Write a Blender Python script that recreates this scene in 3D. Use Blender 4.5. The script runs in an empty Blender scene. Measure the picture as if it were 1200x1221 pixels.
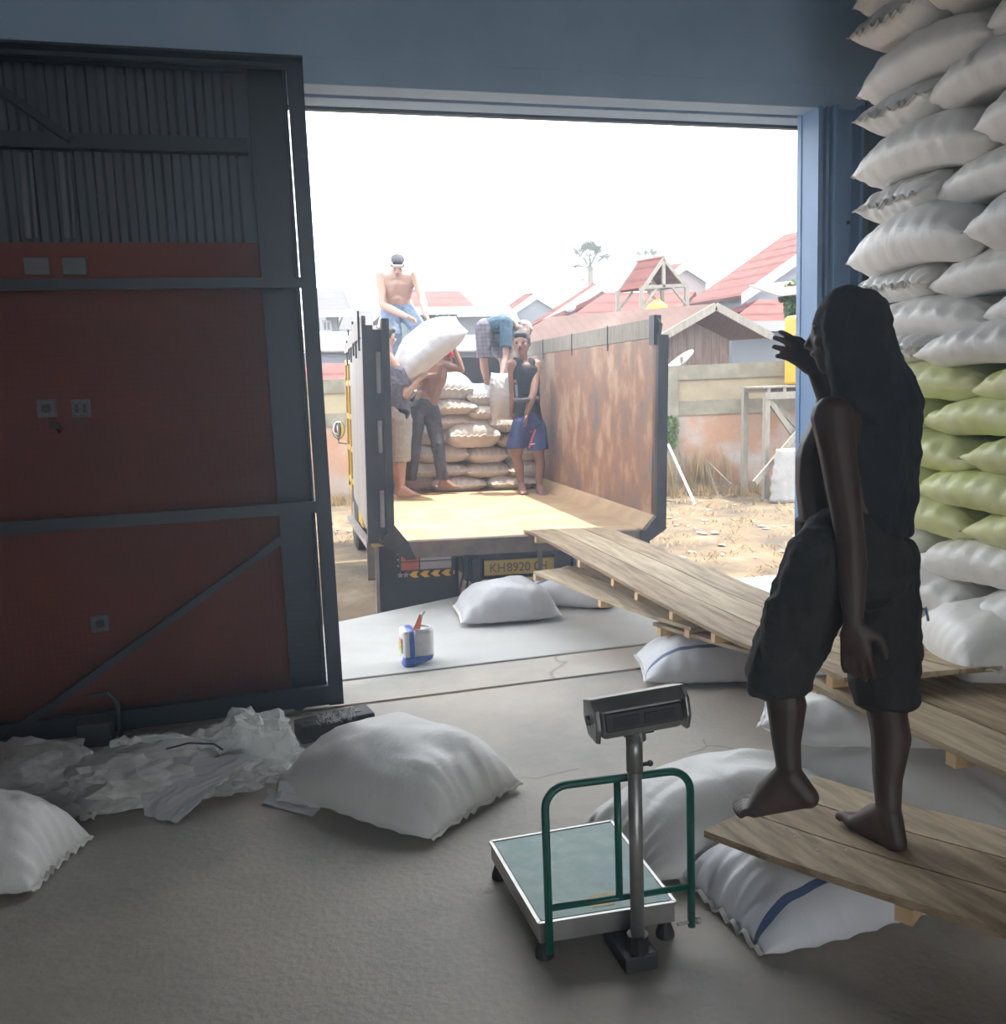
import bpy, bmesh, math, random
from mathutils import Vector, Matrix, noise, Quaternion
R = math.radians
C = bpy.context.scene.collection
sc = bpy.context.scene

# ------------------------------------------------------------------ camera
F_PX = 1076.0; CAM = Vector((0, 0, 1.65))
_p, _r, _y = R(8.0), R(2.2), R(14.9)
FW = Vector((math.sin(_y)*math.cos(_p), math.cos(_y)*math.cos(_p), -math.sin(_p)))
_rt = Vector((math.cos(_y), -math.sin(_y), 0)); _up = _rt.cross(FW)
RT = _rt*math.cos(_r) - _up*math.sin(_r); UP = _up*math.cos(_r) + _rt*math.sin(_r)
cd = bpy.data.cameras.new('camera'); cam = bpy.data.objects.new('camera', cd); C.objects.link(cam)
cd.sensor_fit = 'HORIZONTAL'; cd.sensor_width = 36; cd.lens = 36*F_PX/1200; cd.clip_end = 400; cd.clip_start = 0.02
mw = Matrix((( RT.x, UP.x, -FW.x, CAM.x), (RT.y, UP.y, -FW.y, CAM.y), (RT.z, UP.z, -FW.z, CAM.z), (0, 0, 0, 1)))
cam.matrix_world = mw; sc.camera = cam

# ------------------------------------------------------------------ world, sun, exposure
w = bpy.data.worlds.new('world'); sc.world = w; w.use_nodes = True
bg = w.node_tree.nodes['Background']; bg.inputs[0].default_value = (0.86, 0.93, 1.0, 1); bg.inputs[1].default_value = 3.9
sd = bpy.data.lights.new('sun', 'SUN'); sd.energy = 6.5; sd.angle = R(0.6); sd.color = (1, .95, .87)
sun = bpy.data.objects.new('sun', sd); C.objects.link(sun); sun.location = (6, 10, 20)
SUNDIR = Vector((0.27, 0.10, 1.0)).normalized()      # towards the sun
sun.rotation_euler = SUNDIR.to_track_quat('Z', 'Y').to_euler()
# added unseen fill lamp over the rear of the hall, lifts the interior
ad = bpy.data.lights.new('hall_fill', 'AREA'); ad.energy = 2.5; ad.size = 3.0; ad.size_y = 3.0; ad.shape = 'RECTANGLE'; ad.color = (.85, .93, 1)
al = bpy.data.objects.new('hall_fill', ad); C.objects.link(al); al.location = (0, -3.6, 5.3)
vs = sc.view_settings; vs.view_transform = 'Standard'; vs.look = 'None'; vs.gamma = 1; vs.use_curve_mapping = False; vs.exposure = 0.45
sc.cycles.max_bounces = 8; sc.cycles.diffuse_bounces = 6; sc.cycles.use_denoising = True

# ------------------------------------------------------------------ helpers
def ray(x, y):
    return (FW*F_PX + RT*(x-600) - UP*(y-610.5)).normalized()
def at(x, y, ax, val):
    d = ray(x, y); i = 'xyz'.index(ax); t = (val-CAM[i])/d[i]; return CAM + d*t
def atd(x, y, dep):
    d = ray(x, y); return CAM + d*(dep/d.dot(FW))
def tag(o, label=None, cat=None, group=None, kind=None):
    if label: o['label'] = label
    if cat: o['category'] = cat
    if group: o['group'] = group
    if kind: o['kind'] = kind
    return o
def empty(name, loc, label=None, cat=None, group=None, kind=None):
    o = bpy.data.objects.new(name, None); o.empty_display_size = .1; C.objects.link(o); o.location = loc
    return tag(o, label, cat, group, kind)

def mat(name, c1, c2=None, scale=5, rough=.7, metal=0, bump=0, bscale=None, c3=None, detail=6, stretch=(1,1,1), spec=.5, alpha=1, trans=0, lo=.4, hi=.6):
    m = bpy.data.materials.new(name); m.use_nodes = True; nt = m.node_tree; b = nt.nodes['Principled BSDF']
    b.inputs['Roughness'].default_value = rough; b.inputs['Metallic'].default_value = metal
    b.inputs['Specular IOR Level'].default_value = spec; b.inputs['Alpha'].default_value = alpha
    b.inputs['Transmission Weight'].default_value = trans
    b.inputs['Base Color'].default_value = (*c1, 1)
    tc = nt.nodes.new('ShaderNodeTexCoord'); mp = nt.nodes.new('ShaderNodeMapping'); mp.inputs['Scale'].default_value = stretch
    nt.links.new(tc.outputs['Object'], mp.inputs[0])
    if c2:
        n = nt.nodes.new('ShaderNodeTexNoise'); n.inputs['Scale'].default_value = scale; n.inputs['Detail'].default_value = detail
        n.inputs['Roughness'].default_value = .62
        nt.links.new(mp.outputs[0], n.inputs[0]); r = nt.nodes.new('ShaderNodeValToRGB'); e = r.color_ramp.elements
        e[0].position = lo; e[0].color = (*c1, 1); e[1].position = hi; e[1].color = (*c2, 1)
        if c3: k = e.new(min(.97, hi+.12)); k.color = (*c3, 1)
        nt.links.new(n.outputs[0], r.inputs[0]); nt.links.new(r.outputs[0], b.inputs['Base Color'])
    if bump:
        n2 = nt.nodes.new('ShaderNodeTexNoise'); n2.inputs['Scale'].default_value = bscale or scale*4; n2.inputs['Detail'].default_value = 5
        nt.links.new(mp.outputs[0], n2.inputs[0]); bp = nt.nodes.new('ShaderNodeBump'); bp.inputs['Strength'].default_value = bump
        bp.inputs['Distance'].default_value = .02
        nt.links.new(n2.outputs[0], bp.inputs['Height']); nt.links.new(bp.outputs[0], b.inputs['Normal'])
    return m
def add_bands(m, axis, scale, dark=.7, bump=.4, strength=1.0, sharp=.12):
    """courses / planks: dark thin lines along one object axis"""
    nt = m.node_tree; b = nt.nodes['Principled BSDF']; tc = nt.nodes.new('ShaderNodeTexCoord'); sp = nt.nodes.new('ShaderNodeSeparateXYZ')
    nt.links.new(tc.outputs['Object'], sp.inputs[0])
    mu = nt.nodes.new('ShaderNodeMath'); mu.operation = 'MULTIPLY'; mu.inputs[1].default_value = scale; nt.links.new(sp.outputs[axis], mu.inputs[0])
    fr = nt.nodes.new('ShaderNodeMath'); fr.operation = 'FRACT'; nt.links.new(mu.outputs[0], fr.inputs[0])
    rp = nt.nodes.new('ShaderNodeValToRGB'); e = rp.color_ramp.elements
    e[0].position = 0; e[0].color = (dark, dark, dark, 1); e[1].position = sharp; e[1].color = (1, 1, 1, 1)
    nt.links.new(fr.outputs[0], rp.inputs[0])
    mx = nt.nodes.new('ShaderNodeMixRGB'); mx.blend_type = 'MULTIPLY'; mx.inputs[0].default_value = strength
    src = b.inputs['Base Color'].links[0].from_socket if b.inputs['Base Color'].links else None
    if src: nt.links.new(src, mx.inputs[1])
    else: mx.inputs[1].default_value = b.inputs['Base Color'].default_value
    nt.links.new(rp.outputs[0], mx.inputs[2]); nt.links.new(mx.outputs[0], b.inputs['Base Color'])
    if bump:
        bp = nt.nodes.new('ShaderNodeBump'); bp.inputs['Strength'].default_value = bump; bp.inputs['Distance'].default_value = .03
        nt.links.new(fr.outputs[0], bp.inputs['Height'])
        if b.inputs['Normal'].links: nt.links.new(b.inputs['Normal'].links[0].from_socket, bp.inputs['Normal'])
        nt.links.new(bp.outputs[0], b.inputs['Normal'])
    return m

class MB:
    """collects shapes (world coordinates, or coordinates through M) into ONE mesh"""
    def __init__(s, M=None): s.bm = bmesh.new(); s.M = M or Matrix()
    def _v(s, co): return s.bm.verts.new(s.M @ Vector(co))
    def face(s, pts):
        try: return s.bm.faces.new([s._v(p) for p in pts])
        except ValueError: return None
    def hex(s, b, t):
        vb = [s._v(p) for p in b]; vt = [s._v(p) for p in t]; n = len(b)
        s.bm.faces.new(vb[::-1]); s.bm.faces.new(vt)
        for i in range(n): s.bm.faces.new((vb[i], vb[(i+1)%n], vt[(i+1)%n], vt[i]))
        return s
    def box(s, lo, hi):
        x0,y0,z0 = lo; x1,y1,z1 = hi
        s.hex([(x0,y0,z0),(x1,y0,z0),(x1,y1,z0),(x0,y1,z0)], [(x0,y0,z1),(x1,y0,z1),(x1,y1,z1),(x0,y1,z1)]); return s
    def beam(s, a, b, w, h=None, up=(0,0,1)):
        h = h or w; a = Vector(a); b = Vector(b); d = (b-a).normalized(); u = Vector(up)
        if abs(d.dot(u)) > .98: u = Vector((0,1,0))
        x = d.cross(u).normalized(); z = x.cross(d)
        q = [x*sx*w/2 + z*sz*h/2 for sx, sz in ((-1,-1),(1,-1),(1,1),(-1,1))]
        s.hex([a+k for k in q], [b+k for k in q]); return s
    def slab(s, pts, thick, dirv=(0,0,-1)):
        d = Vector(dirv)*thick; s.hex([Vector(p)+d for p in pts], [Vector(p) for p in pts]); return s
    def tube(s, pts, r, n=10, cap=True):
        pts = [Vector(p) for p in pts]; rr = r if isinstance(r, (list, tuple)) else [r]*len(pts); rings = []
        up = Vector((0,0,1))
        for i, p in enumerate(pts):
            d = (pts[min(i+1, len(pts)-1)] - pts[max(i-1, 0)]).normalized()
            u = up if abs(d.dot(up)) < .95 else Vector((0,1,0))
            x = d.cross(u).normalized(); y = x.cross(d)
            if rings and len(pts) > 2:
                x = (px - d*px.dot(d)).normalized(); y = x.cross(d)
            px = x
            rings.append([s._v(p + x*math.cos(a)*rr[i] + y*math.sin(a)*rr[i]) for a in [k*2*math.pi/n for k in range(n)]])
        for a, b in zip(rings, rings[1:]):
            for k in range(n): s.bm.faces.new((a[k], a[(k+1)%n], b[(k+1)%n], b[k]))
        if cap: s.bm.faces.new(rings[0][::-1]); s.bm.faces.new(rings[-1])
        return s
    def ball(s, c, r, seg=12):
        r = r if isinstance(r, (tuple, list)) else (r, r, r)
        bmesh.ops.create_uvsphere(s.bm, u_segments=seg, v_segments=max(6, seg//2+1), radius=1, matrix=s.M @ Matrix.Translation(c) @ Matrix.Diagonal((*r, 1))); return s
    def build(s, name, m, parent=None, smooth=False, bevel=0, label=None, kind=None):
        loc = Vector((0,0,0))
        if parent is not None:
            q = parent
            while q is not None: loc += Vector(q.location); q = q.parent
            bmesh.ops.translate(s.bm, verts=s.bm.verts, vec=-loc)
        else:
            vs_ = s.bm.verts; xs = [v.co.x for v in vs_]; ys = [v.co.y for v in vs_]; zs = [v.co.z for v in vs_]
            loc = Vector(((min(xs)+max(xs))/2, (min(ys)+max(ys))/2, min(zs)))
            bmesh.ops.translate(s.bm, verts=s.bm.verts, vec=-loc)
        bmesh.ops.recalc_face_normals(s.bm, faces=s.bm.faces)
        me = bpy.data.meshes.new(name); s.bm.to_mesh(me); s.bm.free()
        if smooth:
            for p in me.polygons: p.use_smooth = True
        o = bpy.data.objects.new(name, me); C.objects.link(o)
        if m: me.materials.append(m)
        if parent is not None: o.parent = parent
        else: o.location = loc
        if bevel:
            b = o.modifiers.new('bevel', 'BEVEL'); b.width = bevel; b.segments = 2; b.limit_method = 'ANGLE'
        return tag(o, label=label, kind=kind)
def struct(name, mb, m, **k): return mb.build(name, m, kind='structure', **k)

# ------------------------------------------------------------------ materials
M = {}
M['concrete'] = mat('concrete', (.45,.43,.40), (.54,.48,.42), 1.1, rough=.6, bump=.22, bscale=40, c3=(.56,.54,.51), lo=.38, hi=.58)
M['apron'] = mat('apron_concrete', (.46,.45,.43), (.54,.53,.51), 1.2, rough=.75, bump=.12, bscale=60)
M['joint'] = mat('joint', (.04,.035,.03), rough=.9)
M['blue'] = mat('blue_paint', (.15,.26,.46), (.18,.30,.51), 3, rough=.45, bump=.05)
M['lintel'] = mat('glare_lifted_lintel', (.32,.46,.64), (.36,.50,.68), 2, rough=.5)  # blue lightened to imitate the lens glare above the doorway
M['darkblue'] = mat('dark_blue_steel', (.014,.026,.045), (.02,.034,.058), 4, rough=.45)
M['sheet'] = mat('metal_sheet', (.065,.085,.115), (.08,.102,.135), 2, rough=.5, metal=.1)
M['orange'] = mat('orange_wall', (.20,.045,.022), (.17,.038,.019), 2, rough=.75, bump=.1)
M['ceiling'] = mat('roof_sheet', (.12,.14,.17), rough=.7)
M['innerwall'] = mat('inner_wall', (.22,.23,.24), rough=.8)
M['steel'] = mat('stainless', (.36,.35,.33), (.44,.43,.41), 8, rough=.42, metal=.8, bump=.05)
M['darksteel'] = mat('dark_steel', (.05,.05,.055), rough=.5, metal=.3)
M['black'] = mat('black_rubber', (.02,.02,.022), rough=.6)
M['greenpaint'] = mat('green_paint', (.01,.12,.09), rough=.35)
M['greenplate'] = mat('green_plate', (.12,.27,.25), (.20,.35,.32), 14, rough=.45, c3=(.28,.42,.40))
M['wood'] = mat('plank_wood', (.20,.135,.075), (.42,.31,.19), 5, rough=.7, bump=.35, bscale=30, stretch=(5,.5,5), c3=(.50,.39,.25), lo=.35, hi=.55)
M['wood2'] = mat('plank_wood_pale', (.30,.22,.13), (.50,.39,.25), 5, rough=.7, bump=.35, bscale=30, stretch=(5,.5,5), c3=(.58,.47,.32), lo=.35, hi=.55)
M['wood3'] = mat('plank_wood_brown', (.20,.13,.07), (.38,.27,.16), 5, rough=.7, bump=.35, bscale=30, stretch=(5,.5,5), c3=(.45,.34,.21), lo=.35, hi=.55)
M['woodlight'] = mat('batten_wood', (.62,.40,.20), (.70,.50,.28), 6, rough=.7, stretch=(5,5,1))
M['woodgrey'] = mat('weathered_wood', (.22,.20,.17), (.30,.27,.23), 9, rough=.85, bump=.4, stretch=(3,3,.6))
M['rust'] = mat('rusty_steel', (.17,.15,.155), (.31,.17,.10), 2.8, rough=.6, bump=.2, bscale=30, c3=(.46,.34,.25), detail=9, stretch=(1,1,.6), lo=.38, hi=.52)
M['rustfloor'] = mat('bed_floor', (.42,.28,.15), (.54,.38,.22), 3, rough=.7, bump=.15)
M['trucksteel'] = mat('truck_steel', (.03,.025,.03), (.06,.045,.045), 4, rough=.5, metal=.1)
M['truckbeam'] = mat('truck_beam', (.22,.15,.12), (.13,.10,.09), 6, rough=.6, bump=.2)
M['outpanel'] = mat('truck_outer_panel', (.26,.23,.22), (.19,.15,.13), 3, rough=.6, stretch=(1,1,.4))
M['yellow'] = mat('yellow_paint', (.42,.27,.04), (.36,.23,.04), 5, rough=.5)
M['plate'] = mat('plate_yellow', (.70,.48,.08), rough=.5)
M['arrow'] = mat('reflector_orange', (.85,.48,.06), rough=.4)
M['redlamp'] = mat('red_lamp', (.45,.10,.04), rough=.3)
M['clearlamp'] = mat('clear_lamp', (.35,.28,.28), rough=.3)
M['mirror'] = mat('mirror_glass', (.75,.82,.88), rough=.08, metal=1)
M['dirt'] = mat('dirt', (.10,.085,.07), (.20,.15,.10), 1.3, rough=.95, bump=.9, bscale=14, c3=(.25,.20,.15), detail=10, lo=.35, hi=.58)
M['straw'] = mat('straw', (.40,.29,.15), (.32,.24,.14), 3, rough=.9)
M['litter'] = mat('litter', (.40,.39,.38), (.30,.28,.26), 6, rough=.7)
M['leaf'] = mat('leaf_green', (.055,.10,.03), (.10,.15,.045), 4, rough=.6)
M['palm'] = mat('palm_green', (.02,.045,.02), (.035,.065,.03), 3, rough=.6)
M['trunk'] = mat('trunk', (.22,.19,.16), rough=.9)
M['bwall'] = mat('boundary_plaster', (.36,.31,.27), (.40,.235,.16), .7, rough=.9, bump=.4, bscale=12, c3=(.42,.38,.355), detail=8, lo=.36, hi=.52)
M['bwall2'] = mat('boundary_plaster_upper', (.30,.25,.18), (.38,.32,.22), .9, rough=.9, bump=.4, bscale=12, c3=(.26,.23,.19), detail=8)
M['bcap'] = mat('boundary_concrete', (.20,.18,.14), (.27,.25,.20), 3, rough=.9, bump=.4)
M['tile'] = add_bands(mat('red_tile', (.14,.05,.043), (.18,.068,.06), 3, rough=.7), 2, 3.2, dark=.42, sharp=.3)
M['tilegrey'] = add_bands(mat('grey_tile', (.095,.094,.105), (.12,.115,.125), 3, rough=.7), 2, 3.2, dark=.7, sharp=.2)
M['zincrust'] = add_bands(mat('rusty_zinc', (.13,.085,.075), (.16,.105,.09), 1.2, rough=.7, c3=(.19,.15,.13)), 0, 6, dark=.85, sharp=.3)
M['zincwhite'] = add_bands(mat('bright_zinc', (.30,.29,.285), (.26,.15,.12), 1.0, rough=.5, lo=.5, hi=.65), 0, 5, dark=.9, sharp=.3)
M['white'] = mat('white_paint', (.36,.36,.37), rough=.7)
M['wallgrey'] = mat('house_grey', (.20,.215,.245), rough=.85)
M['wallblue'] = mat('house_bluegrey', (.13,.17,.19), rough=.85)
M['wallcream'] = mat('house_cream', (.27,.245,.18), rough=.85)
M['wallpink'] = mat('house_pink', (.28,.22,.22), rough=.85)
M['bagout'] = mat('yard_bag', (.30,.29,.29), (.36,.35,.35), 6, rough=.6, bump=.5, bscale=12)
M['glass'] = mat('window_glass', (.08,.10,.12), rough=.15)
M['plankwall'] = add_bands(mat('shack_planks', (.14,.09,.07), (.22,.17,.15), 3, rough=.9, stretch=(4,4,.5)), 0, 5, dark=.4, sharp=.15)
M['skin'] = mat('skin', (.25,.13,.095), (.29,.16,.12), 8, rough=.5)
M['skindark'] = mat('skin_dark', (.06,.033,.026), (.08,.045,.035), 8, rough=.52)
M['skinlight'] = mat('skin_light', (.38,.23,.18), (.43,.27,.21), 8, rough=.5)
M['hair'] = mat('hair', (.02,.016,.014), rough=.6)
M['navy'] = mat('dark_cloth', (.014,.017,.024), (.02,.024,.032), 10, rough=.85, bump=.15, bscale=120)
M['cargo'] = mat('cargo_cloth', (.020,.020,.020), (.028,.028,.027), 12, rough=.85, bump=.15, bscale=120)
M['denim'] = mat('dark_denim', (.07,.065,.08), (.10,.09,.11), 10, rough=.9)
M['jeanlight'] = mat('light_denim', (.15,.21,.31), (.20,.25,.34), 10, rough=.9)
M['greyshirt'] = mat('grey_shirt', (.10,.09,.12), (.13,.12,.15), 20, rough=.9)
M['khaki'] = mat('cream_cloth', (.30,.28,.25), (.34,.32,.29), 10, rough=.9)
M['blueshort'] = mat('blue_shorts', (.035,.045,.17), (.045,.055,.2), 8, rough=.7)
M['red'] = mat('red_cloth', (.60,.06,.08), rough=.8)
M['teal'] = mat('teal_cloth', (.045,.09,.13), (.06,.105,.15), 8, rough=.9)
M['plaid'] = add_bands(add_bands(mat('plaid_cloth', (.15,.135,.165), (.18,.165,.20), 10, rough=.9), 2, 22, dark=.6, bump=0, sharp=.4), 0, 22, dark=.6, bump=0, sharp=.4)
M['plaidpink'] = add_bands(add_bands(mat('plaid_pink', (.32,.26,.27), (.35,.29,.29), 10, rough=.9), 2, 30, dark=.6, bump=0, sharp=.4), 0, 30, dark=.6, bump=0, sharp=.4)
M['whitecloth'] = mat('white_cloth', (.75,.75,.76), rough=.85)
M['bluepk'] = mat('blue_print', (.05,.11,.42), rough=.35)
M['greenpk'] = mat('green_print', (.45,.50,.10), rough=.35)
M['orangepk'] = mat('orange_print', (.75,.22,.13), rough=.35)
M['whitepk'] = mat('white_film', (.62,.60,.60), (.70,.69,.69), 20, rough=.35)
M['plastic'] = mat('clear_plastic', (.85,.87,.86), rough=.15, alpha=.42, bump=.3, bscale=30)
M['plasticw'] = mat('dirty_white_plastic', (.42,.42,.40), (.70,.69,.67), 5, rough=.35, bump=.35, bscale=22)
M['cord'] = mat('cord', (.01,.015,.05), rough=.6)
M['paper'] = mat('paper', (.66,.66,.67), rough=.8)
M['tank'] = mat('yellow_tank', (.50,.30,.025), rough=.45)
M['seam'] = mat('hem_thread', (.72,.70,.66), rough=.7)

def weave(name, c1, c2, rough=.42, stripe=None):
    m = mat(name, c1, c2, 3.5, rough=rough, spec=.45)
    nt = m.node_tree; b = nt.nodes['Principled BSDF']; tc = nt.nodes.new('ShaderNodeTexCoord')
    mp = nt.nodes.new('ShaderNodeMapping'); mp.inputs['Scale'].default_value = (13, 3.5, 4); nt.links.new(tc.outputs['Object'], mp.inputs[0])
    n = nt.nodes.new('ShaderNodeTexNoise'); n.inputs['Scale'].default_value = 3.2; n.inputs['Detail'].default_value = 4; nt.links.new(mp.outputs[0], n.inputs[0])
    bp = nt.nodes.new('ShaderNodeBump'); bp.inputs['Strength'].default_value = .26; bp.inputs['Distance'].default_value = .010
    nt.links.new(n.outputs[0], bp.inputs['Height']); nt.links.new(bp.outputs[0], b.inputs['Normal'])
    if stripe:
        sp = nt.nodes.new('ShaderNodeSeparateXYZ'); nt.links.new(tc.outputs['Object'], sp.inputs[0])
        a = nt.nodes.new('ShaderNodeMath'); a.operation = 'SUBTRACT'; a.inputs[1].default_value = stripe[0]; nt.links.new(sp.outputs[1], a.inputs[0])
        ab = nt.nodes.new('ShaderNodeMath'); ab.operation = 'ABSOLUTE'; nt.links.new(a.outputs[0], ab.inputs[0])
        lt = nt.nodes.new('ShaderNodeMath'); lt.operation = 'LESS_THAN'; lt.inputs[1].default_value = .011; nt.links.new(ab.outputs[0], lt.inputs[0])
        mx = nt.nodes.new('ShaderNodeMixRGB'); nt.links.new(lt.outputs[0], mx.inputs[0])
        nt.links.new(b.inputs['Base Color'].links[0].from_socket, mx.inputs[1]); mx.inputs[2].default_value = (*stripe[1], 1)
        nt.links.new(mx.outputs[0], b.inputs['Base Color'])
    return m
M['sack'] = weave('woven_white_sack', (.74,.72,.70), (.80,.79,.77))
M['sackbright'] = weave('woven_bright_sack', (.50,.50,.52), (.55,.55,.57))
M['sackstripe'] = weave('woven_striped_sack', (.76,.77,.82), (.82,.83,.87), stripe=(-.17, (.10,.15,.30)))
M['sacktan'] = weave('woven_tan_sack', (.58,.50,.45), (.64,.57,.51))
M['sackyellow'] = weave('woven_yellow_sack', (.62,.66,.28), (.70,.72,.42))

# ------------------------------------------------------------------ sacks
def sack_mesh(L, W, T, seed, droop=0.0, bend=None, wr=1.0, flat=.42):
    rnd = random.Random(seed); nu, nv = 56, 36; off = Vector((seed*3.7, seed*1.3, 0))
    bm = bmesh.new(); tops = {}; bots = {}
    k1 = rnd.uniform(-.05,.05); k2 = rnd.uniform(-.05,.05); ph = rnd.uniform(0, 6)
    def shape(u, v, top):
        au, av = abs(u), abs(v)
        h = (max(0, 1-au**3.0)**.55) * (max(0, 1-av**2.6)**.55)
        x = u*L/2*(1 - .035*(1-v*v) ) + k2*v*.1
        y = v*W/2*(1 - .13*(au**2.2)*0 - .07*(1-u*u)*(-1) - .10*au**4) + k1*u*.1
        n1 = noise.noise(Vector((u*1.6, v*1.6, 0))+off)*.16
        crease = math.sin(v*24+ph+4*noise.noise(Vector((u*2, v*3, 5))+off)) * (au**5)*.011*wr*(1-av**6)
        crease += math.sin(u*26+ph)*(av**5)*.006*wr*(1-au**6)
        fine = noise.noise(Vector((u*5, v*5, 9))+off)*.007*wr*min(1, h*3)
        if top: z = h*T*(1-flat)*(1+n1) + crease + fine
        else:  z = -min(h*1.5, 1)*T*flat + crease*.5
        z -= droop*(au**2)
        if bend: z += bend(x, y)
        return Vector((x, y, z))
    for i in range(nu+1):
        # denser rows near the ends
        u = math.sin((i/nu*2-1)*math.pi/2)*.6 + (i/nu*2-1)*.4
        for j in range(nv+1):
            v = math.sin((j/nv*2-1)*math.pi/2)*.6 + (j/nv*2-1)*.4
            edge = i in (0, nu) or j in (0, nv)
            tops[i,j] = bm.verts.new(shape(u, v, True)); bots[i,j] = tops[i,j] if edge else bm.verts.new(shape(u, v, False))
    for i in range(nu):
        for j in range(nv):
            bm.faces.new((tops[i,j], tops[i+1,j], tops[i+1,j+1], tops[i,j+1]))
            f = (bots[i,j], bots[i,j+1], bots[i+1,j+1], bots[i+1,j])
            if len(set(f)) > 2: bm.faces.new(tuple(dict.fromkeys(f)))
    bmesh.ops.recalc_face_normals(bm, faces=bm.faces)
    me = bpy.data.meshes.new('sack'); bm.to_mesh(me); bm.free()
    for p in me.polygons: p.use_smooth = True
    # hem at both short ends
    hems = []
    for sgn in (-1, 1):
        hb = bmesh.new(); a = []; b = []
        for j in range(25):
            v = j/12-1; p = shape(sgn, v, True); w = Vector((sgn*.014, 0, -.003+.002*math.sin(j*1.3+ph)))
            a.append((hb.verts.new(p+Vector((0,0,.004))), hb.verts.new(p-Vector((0,0,.004)))))
            q = p+w; b.append((hb.verts.new(q+Vector((0,0,.002))), hb.verts.new(q-Vector((0,0,.002)))))
        for j in range(24):
            hb.faces.new((a[j][0], a[j+1][0], b[j+1][0], b[j][0])); hb.faces.new((a[j][1], b[j][1], b[j+1][1], a[j+1][1]))
            hb.faces.new((b[j][0], b[j+1][0], b[j+1][1], b[j][1]))
        hm = bpy.data.meshes.new('hem'); hb.to_mesh(hm); hb.free(); hems.append(hm)
        for p in hm.polygons: p.use_smooth = True
    return me, hems
def sack(loc, rot, dims, seed, m, label, group=None, name='rice_sack', hemm=None, **k):
    me, hems = sack_mesh(*dims, seed, **k); me.materials.append(m)
    o = bpy.data.objects.new(name, me); C.objects.link(o); o.location = loc; o.rotation_euler = rot
    for hm in hems:
        hm.materials.append(hemm or M['seam']); h = bpy.data.objects.new('stitched_hem', hm); C.objects.link(h); h.parent = o
    return tag(o, label, 'sack', group)
def frame_rot(xdir, up):
    """rotation whose local X is xdir and local Z close to up"""
    x = Vector(xdir).normalized(); z = Vector(up); z = (z - x*z.dot(x)).normalized(); y = z.cross(x)
    return Matrix((x, y, z)).transposed().to_euler()

HAZE = .031

def floor_detail(m):
    nt = m.node_tree; b = nt.nodes['Principled BSDF']; tc = nt.nodes.new('ShaderNodeTexCoord')
    src = b.inputs['Base Color'].links[0].from_socket
    n = nt.nodes.new('ShaderNodeTexNoise'); n.inputs['Scale'].default_value = .55; n.inputs['Detail'].default_value = 7; n.inputs['Roughness'].default_value = .7
    nt.links.new(tc.outputs['Object'], n.inputs[0]); r = nt.nodes.new('ShaderNodeValToRGB'); e = r.color_ramp.elements
    e[0].position = .36; e[0].color = (.74,.74,.70,1); e[1].position = .62; e[1].color = (1.0,.97,.93,1); k = e.new(.5); k.color = (.93,.92,.89,1)
    nt.links.new(n.outputs[0], r.inputs[0]); mx = nt.nodes.new('ShaderNodeMixRGB'); mx.blend_type = 'MULTIPLY'; mx.inputs[0].default_value = 1
    nt.links.new(src, mx.inputs[1]); nt.links.new(r.outputs[0], mx.inputs[2])
    v = nt.nodes.new('ShaderNodeTexVoronoi'); v.feature = 'DISTANCE_TO_EDGE'; v.inputs['Scale'].default_value = .55
    n3 = nt.nodes.new('ShaderNodeTexNoise'); n3.inputs['Scale'].default_value = 2.5; nt.links.new(tc.outputs['Object'], n3.inputs[0])
    ad_ = nt.nodes.new('ShaderNodeMixRGB'); ad_.inputs[0].default_value = .25; nt.links.new(tc.outputs['Object'], ad_.inputs[1]); nt.links.new(n3.outputs[1], ad_.inputs[2]); nt.links.new(ad_.outputs[0], v.inputs['Vector'])
    r2 = nt.nodes.new('ShaderNodeValToRGB'); e = r2.color_ramp.elements; e[0].position = .0; e[0].color = (.55,.55,.55,1); e[1].position = .004; e[1].color = (1,1,1,1)
    nt.links.new(v.outputs[0], r2.inputs[0]); n4 = nt.nodes.new('ShaderNodeTexNoise'); n4.inputs['Scale'].default_value = 1.3; nt.links.new(tc.outputs['Object'], n4.inputs[0])
    st = nt.nodes.new('ShaderNodeMath'); st.operation = 'GREATER_THAN'; st.inputs[1].default_value = .58; nt.links.new(n4.outputs[0], st.inputs[0])
    m2 = nt.nodes.new('ShaderNodeMixRGB'); m2.blend_type = 'MULTIPLY'; nt.links.new(st.outputs[0], m2.inputs[0]); nt.links.new(mx.outputs[0], m2.inputs[1]); nt.links.new(r2.outputs[0], m2.inputs[2])
    nt.links.new(m2.outputs[0], b.inputs['Base Color'])
floor_detail(M['concrete'])
for k_ in ('tile','tilegrey','zincrust','zincwhite','dirt','bwall','bwall2','bcap','plankwall','wallgrey','wallblue','wallcream','wallpink'):
    M[k_].node_tree.nodes['Principled BSDF'].inputs['Specular IOR Level'].default_value = .08
# ================================================================== THE BUILDING
YD = 4.68                       # plane of the sliding gate and of the doorway
EDGE = [(-4.5, 4.9), (.2, 6.33), (1.5, 6.92), (2.4, 7.0), (5.2, 7.05)]
struct('floor', MB().box((-4.5,-6,-.12), (5.2, YD-.034, 0)), M['concrete'])
struct('trim_1', MB().box((-4.5, YD+.006, -.12), (5.2, 5.082, -.001)), M['concrete'])
mb = MB(); top = [(-4.5,5.118,0), (5.2,5.118,0), (5.2,6.45,0), (3.0,6.6,0), (1.5,6.92,0), (.2,6.36,0), (-.4,6.1,0), (-4.5,6.1,0)]
mb.slab([Vector(p) for p in top], .44); struct('trim_2', mb, M['apron'], bevel=.008)
struct('trim_3', MB().box((-4.5,-6,-.3), (5.2, 5.5, -.125)), M['joint'])
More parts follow.
